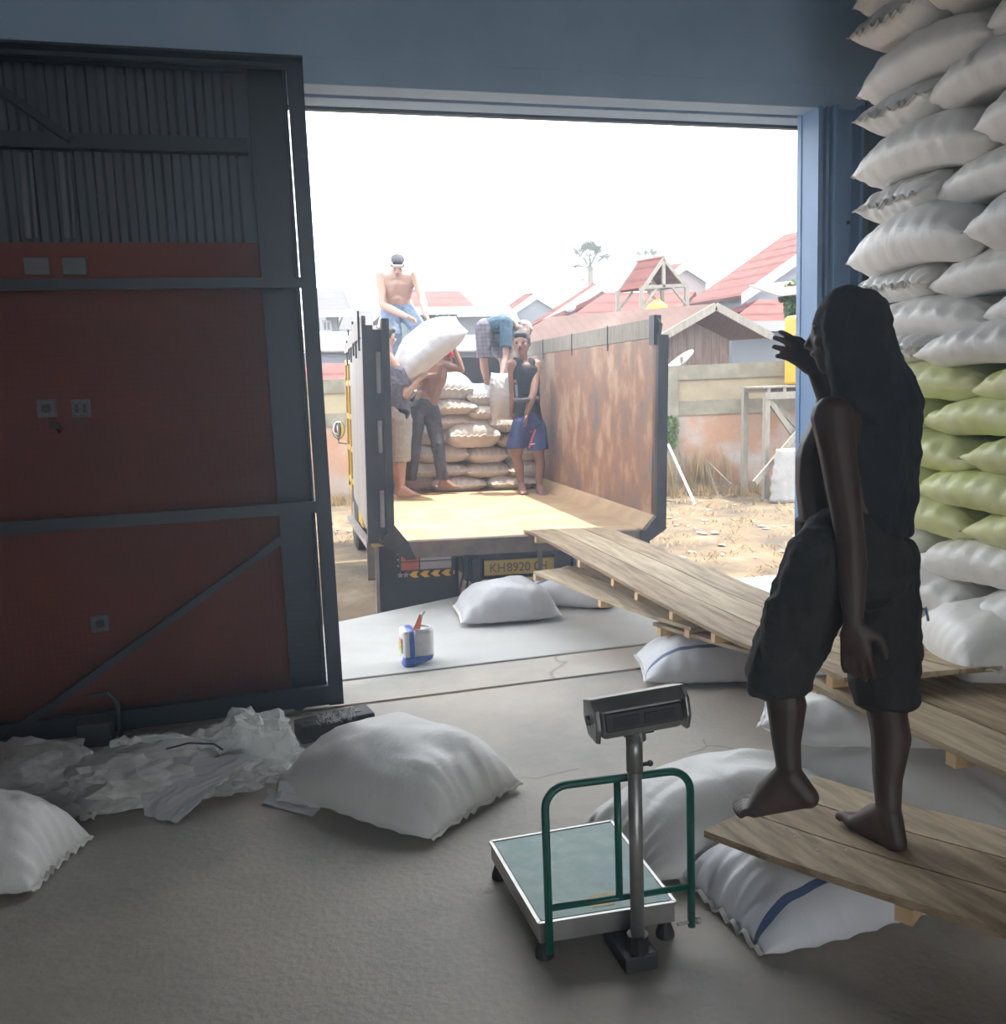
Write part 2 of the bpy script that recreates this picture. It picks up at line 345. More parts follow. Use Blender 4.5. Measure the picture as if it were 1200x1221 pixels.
# front wall
YW = 4.93
struct('wall_front', MB().box((-4.5, YW, 0), (.07, YW+.15, 2.42)), M['orange'])
def corr(x0, x1, y, z0, z1, pitch=.09, dep=.022, M_=None):
    mb = MB(); n = int((x1-x0)/pitch); prof = []
    for i in range(n):
        a = x0+i*pitch; prof += [(a, y), (a+pitch*.35, y), (a+pitch*.5, y-dep), (a+pitch*.85, y-dep)]
    prof.append((x0+n*pitch, y)); prof.append((x1, y))
    for (xa, ya), (xb, yb) in zip(prof, prof[1:]):
        mb.face([(xa,ya,z0),(xb,yb,z0),(xb,yb,z1),(xa,ya,z1)]); mb.face([(xa,ya+.01,z0),(xa,ya+.01,z1),(xb,yb+.01,z1),(xb,yb+.01,z0)])
    return mb
struct('wall_front_upper', corr(-4.5, .07, YW+.03, 2.42, 5.4), M['sheet'])
struct('wall_front_right', corr(3.42, 5.2, YW-.05, 0, 5.4), M['sheet'])
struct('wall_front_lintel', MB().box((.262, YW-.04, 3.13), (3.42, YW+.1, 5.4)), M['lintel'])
# outer skins keep daylight out of the hall
struct('wall_front_outer', MB().box((-4.5, YW+.16, 2.42), (.07, YW+.2, 5.4)).box((.07, YW+.16, 3.13), (3.44, YW+.2, 5.4)).box((3.44,YW+.02,0),(5.2,YW+.2,5.4)), M['sheet'])
t = empty('door_lintel_beam', (1.75, YD, 3.11), 'wide blue steel beam running above the open loading doorway', 'beam')
t['kind'] = 'structure'
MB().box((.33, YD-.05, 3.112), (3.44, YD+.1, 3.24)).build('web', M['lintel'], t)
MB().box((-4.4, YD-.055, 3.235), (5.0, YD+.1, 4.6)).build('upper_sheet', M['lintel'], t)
MB().box((-4.4, YD-.063, 3.222), (.33, YD+.08, 3.234)).build('flange', M['darkblue'], t)
for i, z in enumerate((2.865, 3.26)):
    struct('girt_%s' % ('lower','upper')[i], MB().box((-4.5, YW-.07, z-.02), (.05, YW-.01, z+.05)), M['darkblue'])
# column left of the opening (H section)
def hcol(name, x0, x1, y0, y1, z1, m):
    mb = MB(); mb.box((x0,y0,0),(x0+.012,y1,z1)); mb.box((x1-.012,y0,0),(x1,y1,z1)); mb.box((x0,(y0+y1)/2-.006,0),(x1,(y0+y1)/2+.006,z1))
    return struct(name, mb, m)
hcol('column_left', .07, .255, 4.80, 5.05, 5.4, M['darkblue'])
mb = MB()
for a, b_ in ((3.135,3.165),(3.185,3.205)): mb.box((a, YD-.06, 0), (b_, YD+.12, 3.12))
mb.box((3.13, YD+.10, 0), (3.26, YD+.14, 3.12))
struct('trim_4', mb, M['blue'])
mb = MB(); mb.box((3.215, YD-.02, 0), (3.40, YD+.0, 3.12)); mb.box((3.215, YD-.1, 0), (3.235, YD+.1, 3.12)); mb.box((3.38, YD-.1, 0), (3.40, YD+.1, 3.12))
struct('column_right', mb, M['blue'])
for z in (1.9, 2.5): MB().ball((3.36, YD-.025, z), .012).build('column_bolt', M['darksteel'], sc.objects['column_right'])
# diagonal roof brace on the left, high up
struct('roof_brace', MB().beam(at(-20,92,'y',YW-.1), at(84,166,'y',YW-.1), .05, .04), M['darkblue'])
for i, x in enumerate((30, 76)):
    a = at(x-4, 182, 'y', YW-.03); b_ = at(x+4, 284, 'y', YW-.03)
    tag(MB().tube([a, b_], .016, 8).tube([a+Vector((.035,0,0)), b_+Vector((.035,0,0))], .008, 6).build('conduit_pipe', M['wallgrey'], smooth=True),
        ('pair of grey conduit pipes above the orange wall, the one nearer the left picture edge', 'pair of grey conduit pipes above the orange wall, the one nearer the gateway')[i], 'pipe', 'conduit pipes high on the front wall')
# shell
struct('wall_left', MB().box((-4.6,-6,0),(-4.5,5.1,5.5)), M['innerwall'])
struct('wall_right', MB().box((5.2,-6,0),(5.3,5.1,5.5)), M['innerwall'])
struct('wall_back', MB().box((-4.6,-6.1,0),(-1.5,-6,5.5)).box((2.5,-6.1,0),(5.3,-6,5.5)).box((-1.5,-6.1,3.2),(2.5,-6,5.5)), M['innerwall'])
struct('ceiling', MB().box((-4.6,-6.1,5.4),(5.3,5.1,5.5)), M['ceiling'])
struct('canopy', MB().box((-4.5,5.14,5.4),(5.3,7.28,5.46)), M['ceiling'])
struct('ground_rear', MB().box((-6,-16,-.1),(7,-6.1,-.01)), M['apron'])
# sockets on the orange wall
def socket(px, py, label, kind):
    p = at(px, py, 'y', YW); t = empty('wall_socket', p, label, 'socket', 'sockets on the orange wall')
    MB().box((p.x-.045, YW-.014, p.z-.045), (p.x+.045, YW-.001, p.z+.045)).build('face_plate', M['wallgrey'], t, bevel=.006)
    if kind == 2:
        for s in (-.018,.018): MB().box((p.x+s-.008, YW-.020, p.z-.02), (p.x+s+.008, YW-.014, p.z+.02)).build('rocker', M['darksteel'], t)
    else:
        MB().tube([(p.x, YW-.02, p.z), (p.x, YW-.013, p.z)], .022, 16).build('outlet', M['darksteel'], t)
socket(56, 487, 'square grey wall socket high on the orange wall, left of the double switch', 1)
socket(97, 487, 'square grey double switch plate high on the orange wall', 2)
socket(120, 743, 'single grey wall socket low on the orange wall below the diagonal brace', 1)
p = at(66, 508, 'y', YW)
tag(MB().box((p.x-.02, YW-.03, p.z-.012), (p.x+.025, YW-.001, p.z+.012)).tube([p, p+Vector((.02,-.03,-.03))], .006, 6).build('plug', M['darksteel']), 'small dark plug hanging just below the left upper socket', 'plug')
for i, x in enumerate((45, 90)):
    p = at(x, 318, 'y', YW); tag(MB().box((p.x-.055, YW-.03, p.z-.04), (p.x+.055, YW-.001, p.z+.04)).build('junction_box', M['wallgrey'], bevel=.005),
        ('flat grey junction box near the top of the orange wall, the left one', 'flat grey junction box near the top of the orange wall, the right one')[i], 'box', 'junction boxes at the top of the orange wall')

# sliding mesh gate
g = empty('sliding_gate', (-1.0, YD, 0), 'dark blue steel sliding gate with wire mesh and diagonal brace parked left of the doorway', 'gate')
GX0, GX1 = -2.6, .33
MB().box((GX1-.075, YD-.02, .015), (GX1, YD+.02, 3.21)).build('post', M['darkblue'], g)
MB().box((GX0, YD-.02, .015), (GX0+.06, YD+.02, 3.21)).build('post', M['darkblue'], g)
for z, h in ((.07,.10), (1.07,.06), (2.19,.05), (3.20,.02)): MB().box((GX0+.06, YD-.018, z-h/2), (GX1-.075, YD+.018, z+h/2)).build('rail', M['darkblue'], g)
MB().beam((.07, YD-.002, .915), (-1.32, YD-.002, .03), .035, .06, up=(0,1,0)).build('brace', M['darkblue'], g)
mb = MB(); x = GX0
while x < GX1-.08:
    x += .028; mb.beam((x, YD+.012, .1), (x, YD+.012, 2.16), .0013)
z = .1
while z < 2.16:
    z += .028; mb.beam((GX0, YD+.013, z), (GX1-.07, YD+.013, z), .0013)
mb.build('wire_mesh', M['darkblue'], g)
for x in (GX0+.3, .1): MB().tube([(x, YD-.012, .045), (x, YD+.012, .045)], .042, 16).build('wheel', M['darksteel'], g)
p = at(118, 858, 'y', 4.62)
t = empty('padlocked_bracket', (p.x, 4.60, 0), 'dark metal machine part standing on the floor against the gate bottom', 'machine')
MB().box((p.x-.09, 4.52, .0), (p.x+.07, 4.62, .12)).build('housing', M['darksteel'], t, bevel=.01)
MB().tube([(p.x+.10, 4.57, .02), (p.x+.10, 4.57, .20), (p.x+.06, 4.57, .25), (p.x-.02, 4.57, .24)], .012, 8).build('handle', M['darksteel'], t)
t.name = 'small_motor'

# ================================================================== OUTSIDE
GZ = -.45
bm_ = MB(); N = 90
import itertools
def gh(x, y): return GZ + .05*noise.noise(Vector((x*.5, y*.5, 0))) + .02*noise.noise(Vector((x*2.2, y*2.2, 3)))
xs = [-14 + i*46/N for i in range(N+1)]; ys = [6.0 + 26*(j/N)**1.4 for j in range(N+1)]
vv = [[bm_._v((x_, y_, gh(x_, y_))) for y_ in ys] for x_ in xs]
for i in range(N):
    for j in range(N): bm_.bm.faces.new((vv[i][j], vv[i+1][j], vv[i+1][j+1], vv[i][j+1]))
struct('ground', bm_, M['dirt'], smooth=True)
struct('ground_far', MB().box((-60,31.5,-.9),(90,120,-.5)), M['dirt'])
# boundary wall
def WY(x): return 17.4 - (x-1.5)*.375
def wallseg(x0, x1, z0, z1, th, m, name, off=0, parent=None):
    mb = MB(); a = (x0, WY(x0)-off); b_ = (x1, WY(x1)-off)
    mb.hex([(a[0],a[1],z0),(b_[0],b_[1],z0),(b_[0],b_[1]+th,z0),(a[0],a[1]+th,z0)], [(a[0],a[1],z1),(b_[0],b_[1],z1),(b_[0],b_[1]+th,z1),(a[0],a[1]+th,z1)])
    return mb.build(name, m, parent)
bw = empty('boundary_wall', (5, WY(5), GZ), 'weathered concrete and plaster boundary wall across the yard behind the truck', 'wall'); bw['kind'] = 'structure'
wallseg(-10, 14, GZ-.3, 1.80, .16, M['bwall'], 'plaster_panel', 0, bw)
wallseg(-10, 14, 1.20, 1.70, .165, M['bwall2'], 'upper_panel', .004, bw)
wallseg(-10, 14, 1.62, 1.88, .24, M['bcap'], 'coping', .05, bw)
wallseg(-10, 14, .98, 1.24, .2, M['bcap'], 'middle_beam', .03, bw)
for x in (-6.0, -1.4, 3.1, 7.1, 11.2):
    wallseg(x, x+.30, GZ-.3, 1.84, .3, M['bcap'], 'pillar', .07, bw)

# dry grass and litter
rnd = random.Random(4)
mb = MB()
def tuft(x, y, n, h, z=None, lean=1.0):
    z = gh(x, y) if z is None else z
    for _ in range(n):
        a = rnd.uniform(0, 6.28); r = rnd.uniform(0, .12); hh = h*rnd.uniform(.5, 1.2); l = rnd.uniform(.2, .9)*hh*lean; b_ = rnd.uniform(0, 6.28)
        p = Vector((x+r*math.cos(a), y+r*math.sin(a), z)); q = p+Vector((l*math.cos(b_)*.5, l*math.sin(b_)*.5, hh*.6)); t_ = p+Vector((l*math.cos(b_), l*math.sin(b_), hh))
        s_ = Vector((math.sin(b_), -math.cos(b_), 0))*.005
        mb.face([p-s_, p+s_, q+s_, t_, q-s_])
for _ in range(520):
    x = rnd.uniform(-1, 12.5); tuft(x, WY(x)-rnd.uniform(.05, .9), 6, .22)
for _ in range(1500):
    x = rnd.uniform(-4, 12); y = rnd.uniform(8, 14.5)
    if .6 < x < 3.6 and y < 12.5: continue
    if y > WY(x)-.3: continue
    tuft(x, y, 4, .06, lean=2.5)
for _ in range(22):
    x = rnd.uniform(6.9, 8.4); tuft(x, WY(x)-.15, 6, .8, lean=.4)
tag(mb.build('dry_grass', M['straw']), 'dry straw coloured grass and weeds over the yard and along the wall', 'grass', kind='stuff')
mb = MB()
for _ in range(320):
    x = rnd.uniform(-1, 12); y = rnd.uniform(8, 14.5)
    if .6 < x < 3.6 and y < 12.5 or y > WY(x)-.2: continue
    s_ = rnd.uniform(.02, .07); a = rnd.uniform(0, 3.1); z = gh(x, y)+.015
    c_, d_ = math.cos(a)*s_, math.sin(a)*s_
    mb.slab([(x-c_,y-d_,z),(x+d_,y-c_,z+.01),(x+c_,y+d_,z),(x-d_,y+c_,z+.015)], .003)
tag(mb.build('litter', M['litter']), 'scraps of pale litter scattered over the dry yard', 'litter', kind='stuff')
mb = MB()
for _ in range(60):
    x = rnd.uniform(7.5, 10.5); p = Vector((x, WY(x)-.3-rnd.uniform(0,.5), GZ)); pts = [p]
    for k in range(4): pts.append(pts[-1]+Vector((rnd.uniform(-.12,.12), rnd.uniform(-.05,.05), rnd.uniform(.02,.12))))
    mb.tube(pts, .006, 4)
tag(mb.build('brush', M['trunk']), 'dark dead twigs heaped against the foot of the boundary wall', 'brush', kind='stuff')
a = at(855, 560, 'y', 14.2); tag(MB().tube([Vector((a.x,14.2,GZ+.05)), at(842,556,'y',14.3)+Vector((0,0,.12)), at(872,578,'y',14.1)], .025, 6).build('fallen_branch', M['trunk']), 'dark bent dead branch lying before the boundary wall', 'branch')
mb = MB()
for _ in range(260):
    p = at(rnd.uniform(794, 806), rnd.uniform(497, 533), 'y', WY(7.1)-.16); p.y -= rnd.uniform(0,.1)
    a = rnd.uniform(0,6.28); s_ = .035; mb.face([p, p+Vector((s_*math.cos(a), -.01, s_*math.sin(a))), p+Vector((s_*1.6*math.cos(a+.4), 0, s_*1.6*math.sin(a+.4))), p+Vector((s_*math.cos(a+.8), .01, s_*math.sin(a+.8)))])
tag(mb.build('ivy_patch', M['leaf']), 'small green climber on the boundary wall pillar beside the truck', 'plant')
a = at(797, 530, 'y', 14.6); b_ = at(829, 587, 'y', 13.6); b_.z = gh(b_.x, b_.y)+.02
tag(MB().tube([a, b_], .022, 8).build('pale_stick', M['whitecloth']), 'pale straight pole leaning diagonally against the boundary wall', 'pole')

# table with jerrycan and bag
ST = 13.6
def s_(x, y, Y=ST): return at(x, y, 'y', Y)
t = empty('wooden_stand', (s_(940,470).x, ST, GZ), 'weathered timber stand with crossed braces under the yellow jerrycan', 'stand')
a = s_(908, 461); b_ = s_(990, 461)
for k in range(5): MB().box((a.x, ST-.05+k*.16, a.z-.03), (b_.x+.35, ST+.09+k*.16, a.z)).build('board', M['woodgrey'], t)
for k in range(5):
    x = a.x+.1+k*.3; MB().box((x, ST-.03, a.z-.11), (x+.06, ST+.75, a.z-.03)).build('joist', M['woodgrey'], t)
MB().box((a.x+.05, ST-.06, a.z-.22), (b_.x+.3, ST-.02, a.z-.10)).build('rail', M['woodgrey'], t)
for x, y in ((a.x+.1, ST), (a.x+.1, ST+.7), (b_.x+.2, ST), (b_.x+.2, ST+.7)):
    MB().beam((x, y, a.z-.1), (x-.02, y, GZ-.05), .09).build('leg', M['woodgrey'], t)
MB().beam(s_(916,475), s_(958,535), .09, .05, up=(0,1,0)).build('brace', M['woodgrey'], t)
MB().beam(s_(916,472,ST+.35), s_(962,520,ST+.35), .09, .05, up=(0,1,0)).build('brace', M['woodgrey'], t)
MB().beam(s_(900,576,ST-.3), s_(965,500,ST-.1), .09, .05, up=(0,1,0)).build('brace', M['woodgrey'], t)
p = s_(962, 460, ST+.3); pa = s_(942, 460, ST+.3)
t = empty('jerrycan', (p.x, ST+.3, a.z), 'large yellow plastic jerrycan standing on the timber stand', 'jerrycan')
h = s_(955,376,ST+.3).z - a.z
MB().box((pa.x, ST+.1, a.z), (pa.x+.62, ST+.5, a.z+h)).build('body', M['tank'], t, bevel=.06)
MB().tube([(pa.x+.2, ST+.3, a.z+h-.01), (pa.x+.2, ST+.3, a.z+h+.06)], .06, 14).build('cap', M['tank'], t)
# white sack in the yard
BY = 13.05; p = s_(938, 588, BY); zb = gh(p.x, BY)
mb = MB(); rings = []
for k in range(16):
    f = k/15; wd = .30*(1-.30*f**2)+.015*math.sin(k*2.1); dp = .15*(1-.5*f); z = zb+.01+f*.88; ring = []
    for q in range(20):
        a_ = q/20*6.283; ww = 1+.06*noise.noise(Vector((math.cos(a_)*2, math.sin(a_)*2, f*5)))
        ring.append(mb._v((p.x+.08+math.copysign(abs(math.cos(a_))**.7, math.cos(a_))*wd*ww, BY+.1+math.sin(a_)*dp*ww, z)))
    rings.append(ring)
for r1, r2 in zip(rings, rings[1:]):
    for q in range(20): mb.bm.faces.new((r1[q], r1[(q+1)%20], r2[(q+1)%20], r2[q]))
mb.bm.faces.new(rings[0][::-1]); mb.bm.faces.new(rings[-1])
t = mb.build('rubbish_bag', M['bagout'], smooth=True); tag(t, 'tall crumpled white woven bag standing in the yard by the timber stand', 'bag')
MB().tube([s_(952,530,BY-.12), s_(953,500,BY-.12), s_(958,495,BY-.12), s_(966,500,BY-.12)], .02, 8).build('handle', M['black'], t)
MB().tube([s_(955,540,BY-.18), s_(956,551,BY-.18), s_(966,551,BY-.18), s_(966,540,BY-.18), s_(955,540,BY-.18)], .015, 8).build('buckle', M['black'], t)

# ---- houses
def quad_slab(pts, th, name, m, parent): 
    mb = MB(); n = (Vector(pts[1])-Vector(pts[0])).cross(Vector(pts[3])-Vector(pts[0])).normalized()
    if n.z > 0: n = -n
    mb.slab(pts, th, n); return mb.build(name, m, parent)
def gable_house(name, label, apex, eave, far, Yn, wallm, roofm, cat='house', barge=True, overh=.25, base=-.6, extra=4.0):
    A = at(*apex, 'y', Yn); E = at(*eave, 'y', Yn); A2 = at(*far, 'z', A.z); dv = A2-A; dv.z = 0
    aw = (A-CAM); aw.z = 0; aw = aw.normalized()*extra
    Er = Vector((2*A.x-E.x, E.y, E.z)); t = empty(name, (A.x, Yn, base), label, cat)
    for P in (E, Er):
        quad_slab([A, A+dv, P+dv, P], .10, 'roof_slope', roofm, t)
        if extra: quad_slab([A+dv, A+dv+aw, P+dv+aw, P+dv], .10, 'roof_slope', roofm, t)
    k = dv.normalized()*min(overh, dv.length*.3); f = lambda P: A+(P-A)*.90
    g0 = [f(E)+k+Vector((0,0,-.14)), A+k+Vector((0,0,-.17)), f(Er)+k+Vector((0,0,-.14))]
    poly = [Vector((g0[0].x, g0[0].y, base)), Vector((g0[2].x, g0[2].y, base)), g0[2], g0[1], g0[0]]; back = dv-2*k
    mb = MB(); mb.hex([p+back for p in poly], poly)
    if extra: mb.hex([p+back+aw*.97 for p in poly], [p+back+aw*.001 for p in poly])
    mb.build('wall', wallm, t)
    if barge:
        for P in (E, Er):
            mb = MB(); q = Vector((0,-.06,0)); dn = Vector((0,0,-.30))
            mb.hex([A+dn, P+dn*.9, P+dn*.9+q, A+dn+q], [A+Vector((0,0,.04)), P+Vector((0,0,.04)), P+q+Vector((0,0,.04)), A+q+Vector((0,0,.04))]); mb.build('barge_board', M['white'], t)
    return t, A, E, A2
def front_house(name, label, r0, r1, e0, e1, Yr, Ye, wallm, roofm, base=-.6, cat='house', win=None, hip=False):
    a = at(*r0,'y',Yr); b_ = at(*r1,'y',Yr); c_ = at(*e1,'y',Ye); d_ = at(*e0,'y',Ye); b_.z = a.z; c_.z = d_.z
    t = empty(name, ((a.x+b_.x)/2, Ye, base), label, cat)
    quad_slab([a,b_,c_,d_], .15, 'roof_slope', roofm, t)
    dy = Vector((0, 2*(Yr-Ye), 0)); c2 = c_+dy; d2 = d_+dy
    quad_slab([b_,a,d2,c2], .15, 'roof_slope', roofm, t)
    MB().face and None
    mb = MB(); mb.box((d_.x+.4, Ye+.5, base), (c_.x-.5, Yr*2-Ye-.5, d_.z-.02)); mb.build('wall', wallm, t)
    mb = MB(); x0, x1 = a.x+.3, b_.x-.3; xa, xb = d_.x+.4, c_.x-.5
    mb.hex([(xa,Ye+.6,d_.z-.03),(xb,Ye+.6,d_.z-.03),(xb,2*Yr-Ye-.6,d_.z-.03),(xa,2*Yr-Ye-.6,d_.z-.03)], [(x0,Yr-.1,a.z-.25),(x1,Yr-.1,a.z-.25),(x1,Yr+.1,a.z-.25),(x0,Yr+.1,a.z-.25)])
    mb.build('gable_wall', wallm, t)
    MB().box((d_.x, Ye-.06, d_.z-.25), (c_.x, Ye+.02, d_.z)).build('fascia', M['white'], t)
    for (x0,y0,x1,y1) in (win or []):
        p = at(x0,y0,'y',Ye+.5); q = at(x1,y1,'y',Ye+.5)
        f = MB().box((p.x, Ye+.40, q.z), (q.x, Ye+.52, p.z)).build('window_frame', M['white'], t)
        g_ = MB().box((p.x+.08, Ye+.38, q.z+.08), ((p.x+q.x)/2-.03, Ye+.41, p.z-.08)).box(((p.x+q.x)/2+.03, Ye+.38, q.z+.08), (q.x-.08, Ye+.41, p.z-.08))
        g_.build('pane', M['glass'], f)
    return t
front_house('house', 'grey roofed two storey house with white window at the far left beside the gate', (376,344),(409,344),(376,370),(420,370), 36, 33, M['wallgrey'], M['tilegrey'], win=[(383,382,396,396)])
front_house('house', 'low grey roofed house just left of the truck top', (414,366),(441,366),(404,392),(449,392), 42, 39, M['wallgrey'], M['tilegrey'])
front_house('house', 'large plain grey tiled roof house behind the small red roofed house', (500,339),(588,335),(484,372),(612,370), 44, 38, M['wallgrey'], M['tilegrey'])
front_house('house', 'blue grey house with low red tiled roof behind the man on the truck', (480,348),(548,348),(472,367),(566,367), 33, 30, M['wallblue'], M['tile'], win=[(519,371,537,392)])
gable_house('house', 'small red roofed house with white gable directly above the bending man', (640,349),(610,370),(626,350), 40, M['wallgrey'], M['tile'])
gable_house('house', 'red roofed house with pale cream gable left of the fan palm trunk foot', (717,337),(641,387),(706,338), 30, M['wallcream'], M['tile'])
gable_house('house', 'pink gabled house peeking out behind the open tiled shelter', (818,313),(785,336),(800,315), 36, M['wallpink'], M['tile'])
gable_house('house', 'tall red tiled house with grey side wall at the right of the doorway view', (1010,262),(884,352),(935,280), 25, M['wallgrey'], M['tile'])
front_house('house', 'low red tiled roof house seen under the open shelter', (722,349),(830,346),(674,382),(800,380), 25, 22.5, M['wallpink'], M['tile'])
front_house('house', 'low faded red tiled annex in front of the tall right house', (905,357),(990,351),(868,384),(985,376), 22, 20.3, M['wallgrey'], M['tile'])
# sheds
t, A, E, A2 = gable_house('shed', 'wooden shed with long rusty zinc roof and plank gable behind the boundary wall', (853,362),(784,402),(655,378), 17.6, M['plankwall'], M['zincrust'], cat='shed', barge=False, overh=.8, extra=0)
for P in (E, Vector((2*A.x-E.x, E.y, E.z))):
    MB().beam(A+Vector((0,-.03,-.06)), P+Vector((0,-.03,-.06)), .06, .16).build('verge_beam', M['woodgrey'], t)
p = A+Vector((-.45,.7,-.5)); MB().slab([p+Vector((-.35,0,0)), p+Vector((.2,0,.2)), p+Vector((.35,0,-.35)), p+Vector((.0,0,-.55))], .02, (0,1,0)).build('patch_panel', M['wallcream'], t)
def lean_roof(label, c, Y0, Y1, m, wm, gut=None):
    a = at(*c[0],'y',Y1); b_ = at(*c[1],'y',Y1); d_ = at(*c[2],'y',Y0); e = at(*c[3],'y',Y0)
    t = empty('shed', ((d_.x+e.x)/2, Y0, -.5), label, 'shed')
    quad_slab([a,b_,d_,e], .04, 'roof_sheet', m, t)
    MB().box((e.x+.1, Y0+.2, -.5), (d_.x-.1, Y1-.1, e.z-.03)).build('wall', wm, t)
    if gut: MB().box((e.x, Y0-.1, e.z-.18), (d_.x, Y0+.05, e.z)).build('gutter', M['bcap'], t)
lean_roof('shed with rust streaked white zinc roof left of the truck', ((360,394),(421,396),(423,418),(360,418)), 24, 27, M['zincwhite'], M['wallgrey'])
lean_roof('low shed with faded red zinc roof just above the left boundary wall', ((360,433),(414,433),(416,456),(360,457)), 19, 21.5, M['tile'], M['wallcream'], True)
lean_roof('shed with glaring white zinc roof above the front end of the truck bed', ((490,401),(585,399),(600,417),(490,418)), 20, 24, M['zincwhite'], M['wallgrey'])
# open tiled shelter on posts with tank
YT = 21.0
A = at(791,305,'y',YT); E = at(765,343,'y',YT); Er = at(819,340,'y',YT); A2 = at(762,310,'z',A.z); dv = A2-A; dv.z = 0
t = empty('open_shelter', (A.x, YT, 0), 'open shelter on timber posts with a red tiled roof above the tank', 'shelter')
quad_slab([A, A+dv, E+dv, E], .07, 'roof_slope', M['tile'], t); quad_slab([A, Er, Er+dv, A+dv], .07, 'roof_slope', M['tile'], t)
for o_ in (Vector((0,0,0)), dv):
    MB().beam(E+o_, Er+o_, .08).build('tie_beam', M['woodgrey'], t); MB().beam(Vector((A.x,E.y,E.z))+o_, A+o_, .08).build('king_post', M['woodgrey'], t)
    for P in (E, Er):
        q = P+o_; MB().beam((q.x, q.y, q.z), (q.x, q.y, -.4), .09).build('post', M['woodgrey'], t)
        MB().beam(A+o_+Vector((0,-.02,-.08)), q+Vector((0,-.02,-.08)), .06, .08).build('rafter', M['woodgrey'], t)
        s2 = 1 if P is E else -1; MB().beam((q.x, q.y, q.z-.5), (q.x+s2*.4, q.y, q.z-.03), .06).build('knee_brace', M['woodgrey'], t)
p = at(784,372,'y',20.2)
tk = empty('water_tank', (p.x,20.2,p.z-1.2), 'round yellow water tank half hidden below the open shelter', 'tank')
MB().tube([(p.x,20.2,p.z-1.2),(p.x,20.2,p.z+.02),(p.x,20.2,p.z+.14),(p.x,20.2,p.z+.24)], [.27,.27,.24,.12], 20).build('body', M['tank'], tk, smooth=True)
MB().tube([(p.x,20.2,p.z+.23),(p.x,20.2,p.z+.29)], [.09,.09], 14).build('lid', M['tank'], tk)
MB().box((p.x-.35,19.9,p.z-1.25),(p.x+.35,20.5,p.z-1.2)).beam((p.x,20.2,-.5),(p.x,20.2,p.z-1.25),.2).build('platform', M['woodgrey'], tk)
# roof ventilator
p = at(684,383,'y',26); q = at(675,392,'y',26)
t = empty('roof_ventilator', q, 'small white roof ventilator cap with thin curved pipe left of the red low roofs', 'ventilator')
MB().tube([q+Vector((0,0,-1.5)), q, q+Vector((0,0,.5)), at(676,374,'y',26)], .03, 6).build('pipe', M['darksteel'], t)
MB().ball(at(684,368,'y',26), (.27,.27,.16), 14).build('cap', M['white'], t, smooth=True); MB().tube([at(684,368,'y',26), at(684,386,'y',26)], .13, 12).build('neck', M['wallgrey'], t)
# satellite dish
p = at(812,434,'y',15.6)
t = empty('satellite_dish', (p.x,15.6,1.2), 'white satellite dish edge-on behind the boundary wall', 'dish')
Md = Matrix.Translation(p) @ (RT*(-.62)+UP*.74-FW*.22).to_track_quat('Z','Y').to_matrix().to_4x4()
mb = MB(Md); n = 24; rr = [0,.12,.24,.33]
rg = [[mb._v((r_*math.cos(k/n*6.283), r_*math.sin(k/n*6.283), r_*r_*.7)) for k in range(n)] for r_ in rr[1:]]
rb = [[mb._v((r_*math.cos(k/n*6.283), r_*math.sin(k/n*6.283), r_*r_*.7-.02)) for k in range(n)] for r_ in rr[1:]]
mb.bm.faces.new(rg[0]); mb.bm.faces.new(rb[0][::-1])
for L_ in (rg, rb):
    for r1, r2 in zip(L_, L_[1:]):
        for k in range(n): mb.bm.faces.new((r1[k], r1[(k+1)%n], r2[(k+1)%n], r2[k]))
for k in range(n): mb.bm.faces.new((rg[-1][k], rg[-1][(k+1)%n], rb[-1][(k+1)%n], rb[-1][k]))
mb.build('reflector', M['white'], t, smooth=True)
MB().tube([(p.x,15.65,1.0), (p.x,15.65,p.z)], .03, 8).build('mast', M['trunk'], t)
MB().tube([at(814,440,'y',15.5), at(813,425,'y',15.4)], .035, 8).build('feed_arm', M['trunk'], t)

# fan palms
def fan_palm(px, py, Y, basey, rad, label, seed, zlim=None):
    rd = random.Random(seed); p = at(px, py, 'y', Y); b_ = at(px+2, basey, 'y', Y)
    t = empty('fan_palm', (p.x, Y, -.5), label, 'palm', 'fan palms on the skyline')
    MB().tube([(p.x+.15,Y,-.5), (p.x+.05,Y,p.z*.5), (p.x,Y,p.z)], [.22,.17,.13], 10).build('trunk', M['trunk'], t, smooth=True)
    mb = MB()
    for k in range(24):
        a = rd.uniform(0, 6.28); el = rd.uniform(-.5, 1.4); d = Vector((math.cos(a)*math.cos(el), math.sin(a)*math.cos(el), math.sin(el)))
        L_ = rad*rd.uniform(.55,.75); e = p+d*L_; mb.tube([p, e], .02, 4)
        sd_ = d.cross(Vector((0,0,1))).normalized(); u = sd_.cross(d)
        for j in range(13):
            g_ = (j/12-.5)*3.6; v = (d*math.cos(g_)+sd_*math.sin(g_)).normalized(); ln = rad*.48*(1-.3*abs(g_)/1.8); tip = e+v*ln+Vector((0,0,-.12*rad))
            wv = v.cross(u).normalized()*rad*.026; m_ = e+v*ln*.55
            mb.face([e, m_+wv, tip, m_-wv])
    mb.build('crown', M['palm'], t)
    return t
fan_palm(704, 319, 40, 336, 1.35, 'fan palm rising clear above the cream gabled house', 3)
fan_palm(775, 316, 42, 330, 1.1, 'fan palm whose crown shows just above the open shelter roof', 8)
